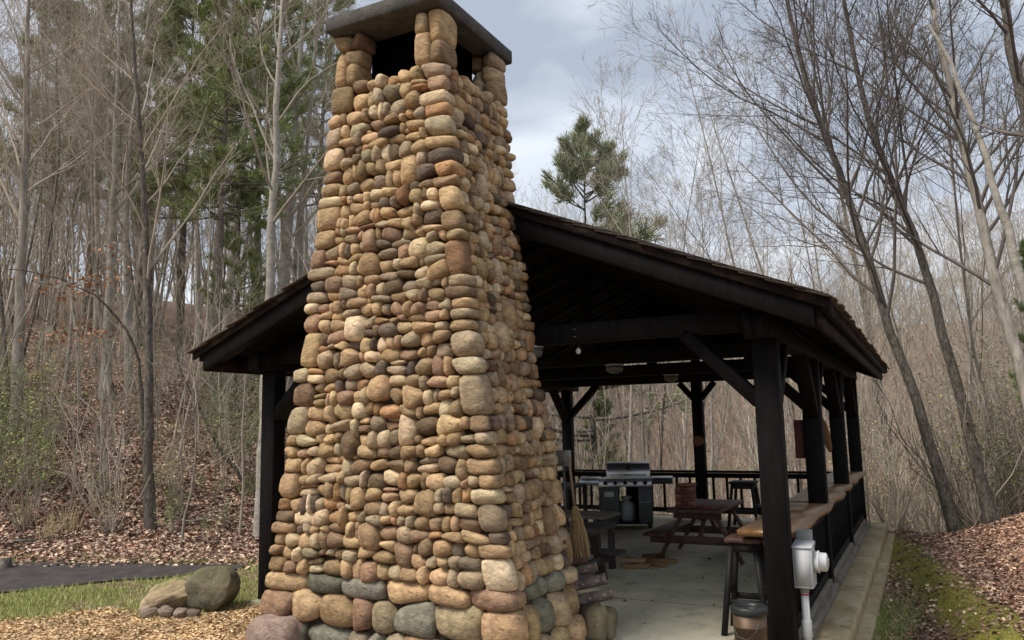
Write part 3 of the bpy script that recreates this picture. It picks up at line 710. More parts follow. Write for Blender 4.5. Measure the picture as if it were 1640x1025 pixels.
# broom and fireplace shovel on the chimney's inner side
M_straw = material('broom_straw', (.20, .13, .065), (.33, .23, .12), 20, .9, .5, 60, stretch=(5, 5, .5))
M_handle = material('tool_handle', (.16, .11, .07), (.22, .16, .1), 6, .6)
bp_ = np.array((-2.665, 6.30))
br = thing('broom', 'straw broom hanging bristles down behind the right edge of the chimney', 'broom', (bp_[0], bp_[1], .60))
MB().tube([(bp_[0]-.02, bp_[1]-.02, 1.05), (bp_[0]-.06, bp_[1]-.03, 1.52)], .012, 8).build('handle', M_handle, br)
sv_ = MB()
for i in range(110):
    a = U(0, 6.28); r = math.sqrt(U(0, 1)); top = np.array((bp_[0]-.02+.02*r*math.cos(a), bp_[1]-.02+.014*r*math.sin(a), 1.10)); bot = np.array((bp_[0]+.012+.085*r*math.cos(a), bp_[1]+.03*r*math.sin(a), .70+U(-.02, .05)))
    mid = top*.45+bot*.55+np.array((.02*r*math.cos(a), .006*math.sin(a), 0)); sv_.tube([top, mid, bot], [.006, .008, .005], 4, False)
tag(sv_.build('bristles', M_straw, br), kind='stuff')
for z in (.93, .98, 1.03): MB().lathe((bp_[0]-.012, bp_[1]-.016, z), [(.032+(1.05-z)*.13, 0), (.032+(1.05-z)*.13, .008)], 12).build('binding', M_scrap[1], br)
M_iron = material('dull_iron', (.07, .07, .068), (.12, .118, .11), 8, .6, .15, 30, metal=.5)
M_blade = material('worn_blade', (.20, .19, .175), (.28, .265, .24), 8, .55, .1, 30, metal=.4)
shv = thing('shovel', 'small flat fireplace shovel hung blade up beside the broom', 'shovel', (-2.86, 6.5, .7))
MB().box(-2.945, -2.80, 6.49, 6.502, 1.42, 1.56).build('blade', M_blade, shv, .003); MB().tube([(-2.873, 6.496, .72), (-2.873, 6.496, 1.46)], .012, 8).build('handle', M_iron, shv)
# metal ash bucket
M_buck = material('bronze_bucket', (.075, .048, .03), (.12, .08, .05), 3, .5, .1, 20, metal=.35)
bk = thing('ash_bucket', 'bronze metal ash bucket with a black rim in front of the near post', 'bucket', (-1.25, 6.10, 0))
MB().lathe((-1.25, 6.10, 0), [(.105, 0), (.108, .02), (.117, .30), (.121, .302), (.121, .315), (.118, .317), (.122, .395)], 28).build('body', M_buck, bk, 0, True)
MB().lathe((-1.25, 6.10, .395), [(.122, 0), (.132, .008), (.132, .045), (.12, .055), (.085, .052), (.08, .03), (.078, .012)], 28).build('rim', M_gblk, bk, 0, True)
MB().tube([(-1.25-.118, 6.08, .33), (-1.32, 5.985, .25), (-1.25, 5.965, .235), (-1.19, 5.99, .29), (-1.16, 6.02, .35)], .003, 6).build('bail', M_iron, bk)
# electricity meter on the near post
M_mtr = material('meter_grey_paint', (.46, .47, .48), (.40, .41, .42), 5, .5, .03, 30)
M_mtr2 = material('old_grey_paint', (.27, .28, .26), (.21, .22, .2), 8, .65, .1, 30)
M_glass = material('meter_cover', (.55, .56, .56), rough=.15, spec=.6)
M_pvc = material('grey_pvc', (.50, .51, .51), (.42, .43, .43), 3, .5)
M_red = material('red_tape', (.45, .03, .04), rough=.5)
mt = thing('electric_meter', 'pale grey electricity meter box with round meter on the near post', 'electric meter', (-.93, 6.62, .0))
MB().box(-.998, -.855, 6.58, 6.79, .50, .80).build('box', M_mtr, mt, .006); MB().add([(-1.0, 6.57, .80), (-.85, 6.57, .80), (-.85, 6.80, .80), (-1.0, 6.80, .80), (-1.0, 6.57, .815), (-.85, 6.57, .812), (-.85, 6.80, .835), (-1.0, 6.80, .84)], [(3, 2, 1, 0), (4, 5, 6, 7), (0, 1, 5, 4), (1, 2, 6, 5), (2, 3, 7, 6), (3, 0, 4, 7)]).build('box_lid', M_mtr, mt, .003)
MB().box(-.985, -.868, 6.576, 6.5795, .52, .785).build('front_plate', M_mtr, mt)
MB().lathe((-.854, 6.69, .69), [(.08, 0), (.08, .03), (.086, .032), (.086, .04), (.072, .042), (.07, .09), (.06, .1)], 26, 'x').build('meter', M_glass, mt, 0)
MB().box(-.756, -.745, 6.68, 6.70, .655, .72).build('seal', M_mtr, mt)
cn = MB().tube([(-.935, 6.66, -.3), (-.935, 6.66, .50)], .030, 18).build('conduit', M_pvc, mt, 0)
MB().lathe((-.935, 6.66, .462), [(.036, 0), (.036, .038)], 18).build('coupling', M_mtr2, cn); MB().lathe((-.935, 6.66, .44), [(.0315, 0), (.0315, .012)], 18).build('tape', M_red, cn)
MB().lathe((-.935, 6.66, .12), [(.034, 0), (.039, .01), (.039, .13), (.035, .135)], 18).build('coupling', M_pvc, cn)
jb = tag(MB().box(-.998, -.885, 6.83, 6.97, .56, .90).build('junction_box', M_mtr2, None, .006), 'smaller weathered grey junction box right behind the meter box', 'junction box')
# things fixed on the posts
M_sign = material('dark_red_board', (.07, .022, .018), (.10, .035, .03), 4, .6, .1, 20)
M_plq = material('carved_plank', (.15, .065, .025), (.22, .105, .045), 4, .6, .3, 18, stretch=(4, 4, 1), c3=(.1, .05, .025))
tag(MB().box(-1.30, -1.194, rows[1]-.02, rows[1]+.05, 1.36, 1.78).build('wall_board', M_sign, None, .006), 'dark red board fixed to the inner side of the second post', 'board')
pl = MB(); th = np.linspace(0, 2*math.pi, 18, endpoint=False); xs, zs = .055*np.cos(th), .26*np.sin(th)
tl = .20; xr, zr_ = xs*math.cos(tl)+zs*-math.sin(tl), xs*math.sin(tl)+zs*math.cos(tl)
V = [(-1.25+a, rows[2]-.135, 1.57+b) for a, b in zip(xr, zr_)]+[(-1.25+a, rows[2]-.099, 1.57+b) for a, b in zip(xr, zr_)]
pl.add(V+[(-1.25, rows[2]-.135, 1.57), (-1.25, rows[2]-.099, 1.57)], [(i, (i+1) % 18, 18+(i+1) % 18, 18+i) for i in range(18)], [(36, (i+1) % 18, i) for i in range(18)]+[(37, 18+i, 18+(i+1) % 18) for i in range(18)])
tag(pl.build('carved_plaque', M_plq, None, .004), 'oval brown wooden plaque hung tilted on the third post', 'plaque')
m = MB().lathe((0, 0, 0), [(.10, 0), (.10, .02), (.06, .03)], 20, 'x'); m.V = [np.c_[v[:, 1]+XC, YB-PH-.001-v[:, 0], v[:, 2]+1.42] for v in m.V]; m.Q = [q[:, ::-1] for q in m.Q]; m.T = [q[:, ::-1] for q in m.T]
tag(m.build('round_plaque', M_plq, None, 0), 'round brown disc fixed to the middle post at the back', 'plaque')
# ceiling lights
M_lamp = material('ribbed_lamp_glass', (.12, .12, .11), rough=.3, spec=.5)
for (x, y), lb in (((-3.38, 9.29), 'flush ceiling light under the second tie beam from the chimney'), ((-3.45, 12.01), 'flush ceiling light under the third tie beam near the back'), ((-3.2, 6.573), 'flush ceiling light under the front tie beam right beside the chimney')):
    l = thing('ceiling_light', lb, 'light', (x, y, 2.514), 'ceiling lights under the beams'); MB().lathe((x, y, 2.494), [(.11, 0), (.12, .02)], 18).build('base', M_steel, l)
    MB().lathe((x, y, 2.40), [(.04, 0), (.085, .02), (.105, .05), (.105, .093)], 18).build('glass_shade', M_lamp, l, 0, True)
M_bulb = material('clear_bulb', (.6, .6, .58), rough=.1, spec=.8)
for (u, v_) in ((952, 564),):
    sb = thing('string_bulb', 'small clear bulb hanging below the front tie beam', 'light bulb', (-2.73, 6.573, 2.5)); MB().tube([(-2.73, 6.573, 2.514), (-2.73, 6.573, 2.47)], .014, 8).build('socket', M_knob, sb); MB().lathe((-2.73, 6.573, 2.415), [(.01, 0), (.024, .015), (.024, .035), (.013, .056)], 10).build('bulb', M_bulb, sb, 0, True)

# ------------------------------------------------------------------ boulders on the left
M_b1 = material('tan_boulder', (.27, .20, .12), (.44, .34, .215), 7, .9, .9, 26, stretch=(1, 1, 3), c3=(.12, .10, .06), moss=((.14, .14, .045), (1.12, 1.5)))
M_b2 = material('mossy_boulder', (.10, .092, .06), (.19, .165, .11), 6, .92, .9, 24, c3=(.06, .055, .035), moss=((.12, .115, .05), (1.0, 1.6)))
tag(rock('boulder', (-7.08, 5.90, .10), (.66, .40, .34), 21, M_b1, None, 2.4, .16, rz_=.35), 'slanting tan boulder at the edge of the wood chips', 'boulder').rotation_euler = (.1, -.33, 0)
tag(rock('boulder', (-6.68, 6.05, .16), (.54, .46, .46), 33, M_b2, None, 2.7, .10, rz_=.2), 'rounded green-grey mossy boulder left of the pavilion post', 'boulder')
M_sst = material('small_brown_stone', (.17, .125, .095), (.28, .215, .165), 9, .9, .8, 30, rnd=.4)
for i, (x, y, s_) in enumerate(((-7.10, 5.60, .16), (-7.0, 5.55, .13), (-6.90, 5.66, .15), (-6.83, 5.60, .16), (-6.68, 5.66, .13), (-6.60, 5.72, .12))):
    tag(rock('small_stone', (x, y, .01), (s_*(1.0+.25*(i % 3)), s_*.8, s_*.62), 50+i, M_sst, None, 3.4, .16, rz_=i*1.3, sub=10), ('leftmost fist-sized stone in front of the tan boulder', 'second small stone from the left before the boulders', 'third small stone from the left before the boulders', 'fourth small stone from the left, where the two boulders meet', 'second small stone from the right before the mossy boulder', 'rightmost small stone before the mossy boulder')[i], 'stone', 'small stones before the boulders')
# ------------------------------------------------------------------ vegetation
def az(u): d = ray(u, 680); return math.atan2(d.x, d.y)
def ground_hit(u, v, dmin=6, dmax=90):
    for D in np.arange(dmin, dmax, .1):
        p = at(u, v, D)
        if p[2] <= tz(p[0], p[1]): return np.array((p[0], p[1], tz(p[0], p[1]))), D
    return at(u, v, dmax), dmax
def unit(a): return a/(np.linalg.norm(a, axis=-1, keepdims=True)+1e-9)
def grow(r_, P, R, nc, t0, t1, ang, ln, seg, upb, wob, rr_, tip=.3):
    """children of every branch: P (n,m,3) centre lines, R (n,m) radii"""
    n, m, _ = P.shape; L = np.linalg.norm(np.diff(P, axis=1), axis=2).sum(1)
    pi = np.repeat(np.arange(n), nc); t = r_.uniform(t0, t1, n*nc); x = t*(m-1); i = np.minimum(x.astype(int), m-2); f = (x-i)[:, None]
    o = P[pi, i]*(1-f)+P[pi, i+1]*f; T = unit(P[pi, i+1]-P[pi, i]); r0 = R[pi, i]*(1-f[:, 0])+R[pi, i+1]*f[:, 0]
    pe = r_.normal(0, 1, (n*nc, 3)); pe = unit(pe-(pe*T).sum(1, keepdims=True)*T)
    a = r_.uniform(*ang, n*nc)[:, None]; d = T*np.cos(a)+pe*np.sin(a); d[:, 2] += upb; d = unit(d)
    l = (L[pi]*(1.05-.75*t) if ln[2] else np.ones(n*nc))*r_.uniform(ln[0], ln[1], n*nc)
    out = [o]; p = o.copy()
    for k in range(seg):
        p = p+d*(l/seg)[:, None]; out.append(p.copy()); d = d+r_.normal(0, wob, d.shape); d[:, 2] += upb*.35; d = unit(d)
    PP = np.stack(out, 1); RR = np.clip(r0*rr_, .003, None)[:, None]*np.linspace(1, tip, seg+1)[None]
    return PP, np.clip(RR, .0018, None)
def trunk_path(r_, h, r, lean=.06, wob=.045, m=14):
    p = np.zeros(3); d = unit(np.array((r_.normal(0, lean), r_.normal(0, lean), 1.))); out = [p.copy()]
    for k in range(m-1): p = p+d*h/(m-1); out.append(p.copy()); d = unit(d+np.array((r_.normal(0, wob), r_.normal(0, wob), .12)))
    P = np.array(out)[None]; t = np.linspace(0, 1, m); R = (r*(1-.95*t)+.4*r*np.exp(-t*18))[None]
    P[0, 0, 2] -= .25
    return P, R
def bare_crown(r_, P, R, l1, l2, l3, l4, t0=.33, a1=(.5, 1.0), s1=(.30, .5), upb=.18, k4=True, smin=.5):
    B = []; a = grow(r_, P, R, l1, t0, .98, a1, (*s1, True), 7, upb, .085, .42); B.append((*a, 5))
    b = grow(r_, *a, l2, .2, .98, (.4, .95), (.42, .72, True), 5, upb*.5, .10, .5); B.append((*b, 4))
    c = grow(r_, *b, l3, .2, 1., (.4, .9), (.42, .75, True), 3, upb*.4, .11, .55); B.append((*c, 3))
    if l4: d = grow(r_, *c, l4, .25, 1., (.35, .8), (.5, 1.0, True), 2, upb*.3, .12, .65); B.append((*d, 3))
    V = []; Q = []; n = 0
    for (p, q, k) in B:
        v, f = tubes(p, q, k); V.append(v); Q.append(f+n); n += len(v)
    return np.vstack(V), np.vstack(Q)
M_bark1 = material('grey_bark', (.19, .17, .14), (.38, .35, .30), 2.2, .95, .5, 14, stretch=(4, 4, 1), c3=(.075, .065, .055), rnd=.3)
M_bark2 = material('dark_ridged_bark', (.05, .043, .037), (.15, .13, .11), 4, .95, 1.0, 12, stretch=(4, 4, 1.6), c3=(.30, .285, .235), rnd=.25)
M_bark3 = material('pale_bark', (.24, .22, .185), (.40, .375, .33), 3, .9, .3, 12, stretch=(2, 2, 3), c3=(.13, .12, .10), rnd=.12)
M_twig = material('twig_bark', (.27, .235, .185), (.40, .35, .285), 3, .95, rnd=.3)
M_twigd = material('dark_twig_bark', (.115, .10, .09), (.16, .14, .125), 3, .95, rnd=.2)
M_leaf = material('foliage', (1, 1, 1), rough=.75, tint=True, spec=.2, rnd=.15)
def tree_proto(name, seed, h, r, lv, mb, mtw, **k):
    r_ = np.random.default_rng(seed); P, R = trunk_path(r_, h, r, k.pop('lean', .05), k.pop('wob', .04))
    v, q = tubes(P, R, 8); tm = mesh_np('trunk', v, q, smooth=True); tm.materials.append(mb)
    v, q = bare_crown(r_, P, R, *lv, **k); cm = mesh_np('crown', v, q); cm.materials.append(mtw)
    return tm, cm
def place_tree(name, meshes, loc, rz_, sc, label, cat, group, parts=('trunk', 'crown')):
    o = bpy.data.objects.new(name, None); S.collection.objects.link(o); o.location = loc; o.rotation_euler = (0, 0, rz_); o.scale = (sc, sc, sc); o.empty_display_size = .2
    tag(o, label, cat, group)
    for nm, me in zip(parts, meshes):
        c = bpy.data.objects.new(nm, me); S.collection.objects.link(c); c.parent = o
    return o
# --- big trees whose trunks can be followed in the photograph
def hero(name, pts, base, mb, mtw, r, lv, seed, label, cat='tree', group=None, D=None, t0=.3, broken=False, **k):
    r_ = np.random.default_rng(seed)
    if base: b, D = ground_hit(*base, dmin=(D or 6))
    else: b = None
    r = r*D/1261
    L = [at(u, v, D+(i*.12 if i else 0)*k.get('away', 0)) for i, (u, v) in enumerate(pts)]
    k.pop('away', None)
    if base: L = [b-np.array((0, 0, .3))]+L
    else:
        q = L[0]; L = [np.array((q[0]+.3*(q[0]-L[1][0]), q[1]+.3*(q[1]-L[1][1]), tz(q[0], q[1])-.3))]+L
    L = np.array(L); d = np.r_[0, np.cumsum(np.linalg.norm(np.diff(L, axis=0), axis=1))]; t = np.linspace(0, d[-1], 22)
    P = np.stack([np.interp(t, d, L[:, i]) for i in range(3)], 1)
    for _ in range(2): P[1:-1] = (P[:-2]+2*P[1:-1]+P[2:])/4
    P[2:] += r_.normal(0, .012, P[2:].shape); tt = np.linspace(0, 1, 22); R = r*(1-.8*tt)+.3*r*np.exp(-tt*20)
    org = P[0]+np.array((0, 0, .3)); P = (P-org)[None]; R = R[None]
    v, q = tubes(P, R, 10); tm = mesh_np('trunk', v, q, smooth=True); tm.materials.append(mb); ms = [tm]
    if lv: v, q = bare_crown(r_, P, R, *lv, t0=t0, **k); cm = mesh_np('crown', v, q); cm.materials.append(mtw); ms.append(cm)
    return place_tree(name, ms, org, 0, 1, label, cat, group), P[0]+org, R[0]
hero('leaning_tree', [(1500, 740), (1468, 640), (1432, 540), (1400, 450), (1375, 370), (1345, 270), (1310, 190), (1280, 90), (1255, -20), (1240, -120), (1230, -200)], (1535, 852), M_bark2, M_twigd, 8.5, (30, 9, 6, 5), 301, 'dark leaning tree closest to the right eave of the pavilion roof', a1=(.45, 1.05), s1=(.36, .56), upb=.14)
hero('leaning_tree', [(1555, 700), (1525, 600), (1497, 480), (1465, 370), (1430, 300), (1405, 240), (1375, 130), (1350, 0), (1340, -90), (1330, -180)], (1592, 838), M_bark2, M_twigd, 8.5, (28, 9, 6, 5), 302, 'second leaning dark tree on the right, rising from the leafy bank', a1=(.45, 1.05), s1=(.34, .54), upb=.14)
hero('leaning_tree', [(1668, 720), (1640, 600), (1592, 450), (1558, 300), (1525, 150), (1500, 40), (1480, -80), (1470, -180)], None, M_bark1, M_twigd, 10, (24, 8, 6, 4), 303, 'grey leaning tree right beside the pale dead snag', D=14.5, a1=(.5, 1.0), s1=(.3, .46), upb=.14)
hero('dead_snag', [(1690, 640), (1655, 520), (1628, 420), (1602, 330), (1577, 250), (1552, 172), (1530, 118), (1503, 62), (1488, 38)], None, M_bark3, None, 10, None, 304, 'pale barkless dead snag with a broken top at the right', D=12.5)
hero('dark_tree', [(1760, 640), (1700, 400), (1648, 215), (1622, 90), (1606, 0), (1590, -120), (1580, -220)], None, M_bark2, M_twigd, 15, (14, 7, 6, 3), 305, 'thick dark tree cut off by the upper right corner', D=10.5, t0=.5, a1=(.6, 1.2), s1=(.2, .4), upb=.08)
hero('slim_tree', [(1422, 700), (1405, 610), (1395, 540), (1375, 440), (1350, 330), (1330, 220)], (1432, 800), M_bark2, M_twig, 7, (18, 6, 5, 2), 306, 'slim double-trunk height tree just past the right end of the slab'.replace('double-trunk height ', 'dark '), D=20)
hero('pale_tree', [(421, 760), (424, 640), (428, 520), (433, 400), (440, 250), (447, 100), (455, -60), (460, -150)], (416, 862), M_bark3, M_twig, 10, (16, 6, 5, 2), 307, 'pale straight trunk directly behind the left front post', t0=.45)
hero('pale_tree', [(452, 470), (460, 380), (468, 270), (476, 150), (487, 20), (495, -90)], (446, 640), M_bark3, M_twig, 10, (20, 6, 5, 3), 308, 'whitish forked tree standing left of the chimney top', D=17, t0=.3)
hero('dark_tree', [(240, 760), (240, 640), (237, 520), (232, 400), (228, 250), (215, 100), (205, -60)], (242, 848), M_bark2, M_twig, 7.5, (20, 6, 5, 2), 309, 'dark trunk on the left bank with an arching branch beside it', t0=.4)
_, Pb, Rb = hero('arching_sapling', [(229, 680), (228, 600), (207, 528), (168, 482), (112, 452), (52, 433), (10, 430)], (236, 835), M_bark2, M_twig, 3.5, (12, 4, 3, 2), 310, 'thin sapling arching over to the left with a few dry orange leaves', t0=.5, s1=(.12, .22), upb=.02)
hero('leaning_sapling', [(378, 748), (347, 716), (332, 682), (318, 648), (297, 616), (280, 560)], (412, 790), M_bark2, M_twig, 4, (10, 4, 3, 0), 311, 'crooked sapling leaning left below the left eave', t0=.4, s1=(.14, .26))
for i, (us, bs, r, lb) in enumerate((([(172, 520), (178, 380), (185, 200), (190, 40), (192, -90)], (165, 640), 6, 'light grey trunk forming the left of a close pair'), ([(205, 500), (200, 350), (213, 180), (240, 30), (250, -80)], (208, 630), 6, 'light grey trunk forming the right of a close pair'), ([(30, 560), (35, 400), (42, 200), (45, 20), (46, -100)], (25, 690), 8, 'tall grey tree at the left edge of the photograph'))):
    hero('grey_tree', us, bs, M_bark1 if i == 2 else M_bark3, M_twig, r, (20, 6, 5, 2), 320+i, lb, t0=.35)
# orange beech leaves on the arching sapling
def leafmesh(name, C, size, cols, r_, droop=.0, flat=.6, mod=0.):
    n = len(C); a = r_.uniform(0, 6.28, n); d = np.stack([np.cos(a), np.sin(a), r_.normal(0, flat, n)-droop], 1); d = unit(d); s = unit(np.cross(d, r_.normal(0, 1, (n, 3))*np.array((.5, .5, .2))+np.array((0, 0, 1.)))); nn = np.cross(s, d)
    sz = (size*r_.uniform(.6, 1.35, n))[:, None]
    V = np.stack([C-d*sz*.5, C+s*sz*.32+nn*sz*.10, C+d*sz*.5, C-s*sz*.32+nn*sz*.10], 1).reshape(-1, 3)
    i = np.arange(n)*4; T = np.concatenate([np.stack([i, i+1, i+2], 1), np.stack([i, i+2, i+3], 1)])
    c = np.array(cols)[r_.integers(0, len(cols), n)]*r_.uniform(.6, 1.3, (n, 1))*(1+mod*(snoise(C[:, 0], C[:, 1], 1.3, 61)+snoise(C[:, 0], C[:, 1], .45, 62)))[:, None].clip(.35, 1.7)
    return mesh_np(name, V, T, np.repeat(c, 4, 0))
r_ = np.random.default_rng(77); C = []
for (u, v, n, sp) in ((150, 452, 70, .28), (105, 462, 60, .3), (165, 440, 30, .2), (130, 533, 60, .28), (110, 540, 40, .3), (160, 402, 14, .15)):
    c = at(u, v, float(np.hypot(Pb[12, 0], Pb[12, 1]))); C.append(c+r_.normal(0, 1, (n, 3))*np.array((sp, sp, .09)))
C = np.vstack(C); bo = bpy.data.objects['arching_sapling']; bl_ = Vector(bo.location)
lm = leafmesh('dry_leaves', C-np.array(bl_), .075, [(.38, .17, .075), (.45, .22, .11), (.30, .13, .06)], r_); lm.materials.append(M_leaf)
o = bpy.data.objects.new('dry_leaves', lm); S.collection.objects.link(o); o.parent = bo; tag(o, kind='stuff')

# --- the wood: copies of a few kinds of tree
r_ = np.random.default_rng(5)
BIG = [tree_proto('t', 400+i, 17+i % 3*2, .085+.013*(i % 4), (20, 6, 5, 2), (M_bark1, M_bark2, M_bark1, M_bark3, M_bark1)[i], M_twig, t0=.3+.04*i, lean=.04) for i in range(5)]
THIN = [tree_proto('t', 420+i, 11+i % 3*1.5, .038+.006*i, (18, 6, 4, 2), (M_bark1, M_bark1, M_bark2, M_bark3)[i], M_twig, t0=.2, lean=.11, wob=.06) for i in range(4)]
SAP = [tree_proto('t', 440+i, 4.2+i*.6, .018+.003*i, (14, 4, 3, 0), M_twig if i % 2 else M_bark1, M_twig, t0=.15, lean=.12, wob=.07, s1=(.25, .45)) for i in range(4)]
def clear(x, y):
    return not (-7.6 < x < .6 and 3 < y < 16.2)
def scatter(n, us, Ds, minz=None, power=1.0):
    out = []; tries = 0
    while len(out) < n and tries < 6000:
        tries += 1
        u = r_.uniform(*us); D = Ds[0]+(Ds[1]-Ds[0])*r_.uniform(0, 1)**power; a = az(u); x, y = D*math.sin(a), D*math.cos(a)
        if not clear(x, y): continue
        if u < 520 and foot(x, y) < .8: continue
        if any((x-p[0])**2+(y-p[1])**2 < (.03*D)**2 for p in out[-60:]): continue
        out.append((x, y, tz(x, y)))
    return out
for i, p in enumerate(scatter(22, (-140, 560), (24, 48))):
    j = int(r_.integers(0, 5)); place_tree('bare_tree', BIG[j], p, r_.uniform(0, 6.28), r_.uniform(.8, 1.15), 'tall bare tree standing on the leaf-covered left hillside', 'tree', 'tall bare trees on the left hillside')
for i, p in enumerate(scatter(74, (-120, 560), (19, 46))):
    j = int(r_.integers(0, 4)); place_tree('young_tree', THIN[j], p, r_.uniform(0, 6.28), r_.uniform(.7, 1.1), 'slender bare young tree on the left hillside', 'tree', 'young bare trees on the left hillside')
for i, p in enumerate(scatter(60, (-80, 470), (12.6, 34))):
    j = int(r_.integers(0, 4)); place_tree('bare_sapling', SAP[j], p, r_.uniform(0, 6.28), r_.uniform(.6, 1.1), 'thin bare sapling growing from the leaf litter on the left bank', 'sapling', 'saplings on the left bank')
for i, p in enumerate(scatter(72, (860, 1760), (20, 50))):
    j = int(r_.integers(0, 4)); place_tree('young_tree', THIN[j], p, r_.uniform(0, 6.28), r_.uniform(.8, 1.25), 'slender bare tree in the hollow beyond the pavilion', 'tree', 'bare trees beyond the pavilion')
for i, p in enumerate(scatter(7, (1440, 1720), (16.5, 28))):
    place_tree('young_tree', THIN[i % 4], p, r_.uniform(0, 6.28), r_.uniform(.8, 1.2), 'slim upright bare tree among the leaning trees at the right', 'tree', 'slim trees at the right')
for i, p in enumerate(scatter(16, (800, 1800), (30, 70))):
    j = int(r_.integers(0, 5)); place_tree('bare_tree', BIG[j], p, r_.uniform(0, 6.28), r_.uniform(.55, .8), 'taller bare tree in the wood beyond the pavilion', 'tree', 'tall trees beyond the pavilion')
for i, p in enumerate(scatter(70, (870, 1720), (17, 34))):
    j = int(r_.integers(0, 4)); place_tree('bare_sapling', SAP[j], p, r_.uniform(0, 6.28), r_.uniform(.7, 1.2), 'thin bare sapling in the thicket beyond the pavilion', 'sapling', 'saplings beyond the pavilion')

# --- pines
def pine(seed, h, r, z0, wid, dens=1.0, col=((.22, .27, .11), (.28, .33, .14), (.17, .215, .09))):
    q_ = np.random.default_rng(seed); P, R = trunk_path(q_, h, r, .015, .012, 16); v, f = tubes(P, R, 8); tm = mesh_np('trunk', v, f, smooth=True); tm.materials.append(M_bark2)
    nb = int(95*dens); t = z0+(1-z0)*np.sort(q_.uniform(0, 1, nb))**.95; x = t*15*.999; i = x.astype(int); fr = (x-i)[:, None]; o = P[0][i]*(1-fr)+P[0][np.minimum(i+1, 15)]*fr
    a = q_.uniform(0, 6.28, nb); ln = wid*(1.02-t)/(1-z0)*q_.uniform(.6, 1.15, nb)*.95+.35; rise = -.05+.75*(t-z0)/(1-z0)
    d = unit(np.stack([np.cos(a), np.sin(a), rise], 1)); m = 7; s = np.linspace(0, 1, m)
    B = o[:, None]+d[:, None]*(ln[:, None]*s)[..., None]; B[..., 2] += (ln[:, None]*.18*s**2)
    v1, f1 = tubes(B, np.outer(.012+.014*ln, 1-.8*s), 4)
    tw, tr = grow(q_, B, np.full(B.shape[:2], .012), 9, .25, 1., (.4, .9), (.22, .4, True), 3, .12, .08, .7); v2, f2 = tubes(tw, tr, 3)
    bm = mesh_np('branches', np.vstack([v1, v2]), np.vstack([f1, f2+len(v1)])); bm.materials.append(M_twigd)
    c = np.concatenate([tw[:, 1:].reshape(-1, 3), B[:, -2:].reshape(-1, 3)]); bd = np.concatenate([np.repeat(unit(tw[:, -1]-tw[:, 0]), 3, 0), np.repeat(unit(B[:, -1]-B[:, -2]), 2, 0)]); c = np.repeat(c, 13, 0); bd = np.repeat(bd, 13, 0); n = len(c)
    dd = unit(q_.normal(0, .42, (n, 3))+bd*.9+np.array((0, 0, .3))); L_ = q_.uniform(.16, .36, n)[:, None]; sd = unit(np.cross(dd, q_.normal(0, 1, (n, 3))))*.017
    c = c+q_.normal(0, .055, c.shape); V = np.stack([c-sd, c+sd, c+dd*L_], 1).reshape(-1, 3); T = np.arange(n*3).reshape(-1, 3)
    cl = np.array(col)[q_.integers(0, 3, n)]*q_.uniform(.8, 1.25, (n, 1)); nm = mesh_np('needles', V, T, np.repeat(cl, 3, 0)); nm.materials.append(M_leaf)
    return tm, bm, nm
PN = ('trunk', 'branches', 'needles')
PIN = [pine(500, 19, .19, .40, 3.0), pine(501, 16, .15, .34, 2.6), pine(502, 13, .13, .32, 4.4, .62, ((.30, .34, .21), (.36, .39, .26), (.22, .26, .15)))]
def pine_at(k, u, D, ztop, label, rot=0.):
    a = az(u); x, y = D*math.sin(a), D*math.cos(a); z = tz(x, y); h = (19, 16, 13)[k]
    place_tree('pine_tree', PIN[k], (x, y, z), rot, (ztop-z)/h, label, 'pine tree', 'pines', PN)
a_ = at(945, 225, 30); pine_at(2, 950, 30, float(a_[2]), 'feathery green pine rising behind the roof, right of the chimney', .7)
for k, u, D, v, lb in ((0, 345, 21, -90, 'tall dense green pine left of the chimney'), (1, 285, 26, -90, 'tall pine just left of the densest one'), (0, 405, 25, -130, 'tall pine between the densest one and the whitish tree'), (1, 375, 22, 240, 'shorter pine in front of the tall dense pines'), (0, 130, 36, -120, 'dark pine at the back of the left hillside'), (1, 60, 33, -60, 'pine at the far left behind grey trunks'), (0, 510, 33, -60, 'pine partly hidden by the left edge of the chimney'), (1, 230, 38, -40, 'distant pine between the paired grey trunks and the dense pine'), (1, 962, 34, 610, 'small pine seen through the pavilion left of the grill'), (1, 1690, 15, 390, 'young evergreen at the right edge of the photograph')):
    pine_at(k, u, D, float(at(u, v, D)[2]), lb, r_.uniform(0, 6.28))

# --- shrubs with fresh leaves, tan grass tufts
def shrub(seed, h, w, nst, nl, cols, size=.05):
    q_ = np.random.default_rng(seed); a = q_.uniform(0, 6.28, nst); s = np.linspace(0, 1, 6); ln = h*q_.uniform(.6, 1.1, nst); sp = q_.uniform(.1, 1, nst)*w
    P = np.stack([np.outer(np.cos(a)*sp, s**.8), np.outer(np.sin(a)*sp, s**.8), ln[:, None]*s[None]-.05], -1)+q_.normal(0, .03, (nst, 6, 3)); R = np.outer(q_.uniform(.006, .012, nst), 1-.7*s)
    v, f = tubes(P, R, 3); tw, tr = grow(q_, P, R, 6, .25, 1, (.4, 1.), (.3, .5, True), 3, .1, .12, .6); v2, f2 = tubes(tw, tr, 3)
    bm = mesh_np('stems', np.vstack([v, v2]), np.vstack([f, f2+len(v)])); bm.materials.append(M_twig)
    if not nl: return (bm,)
    c = tw[:, 1:].reshape(-1, 3); c = c[q_.integers(0, len(c), nl)]+q_.normal(0, .05, (nl, 3)); lm = leafmesh('leaves', c, size, cols, q_, 0, .5); lm.materials.append(M_leaf); return bm, lm
GRN = [(.17, .22, .06), (.23, .27, .09), (.12, .165, .045)]; YEL = [(.36, .35, .13), (.28, .29, .10), (.42, .38, .17)]
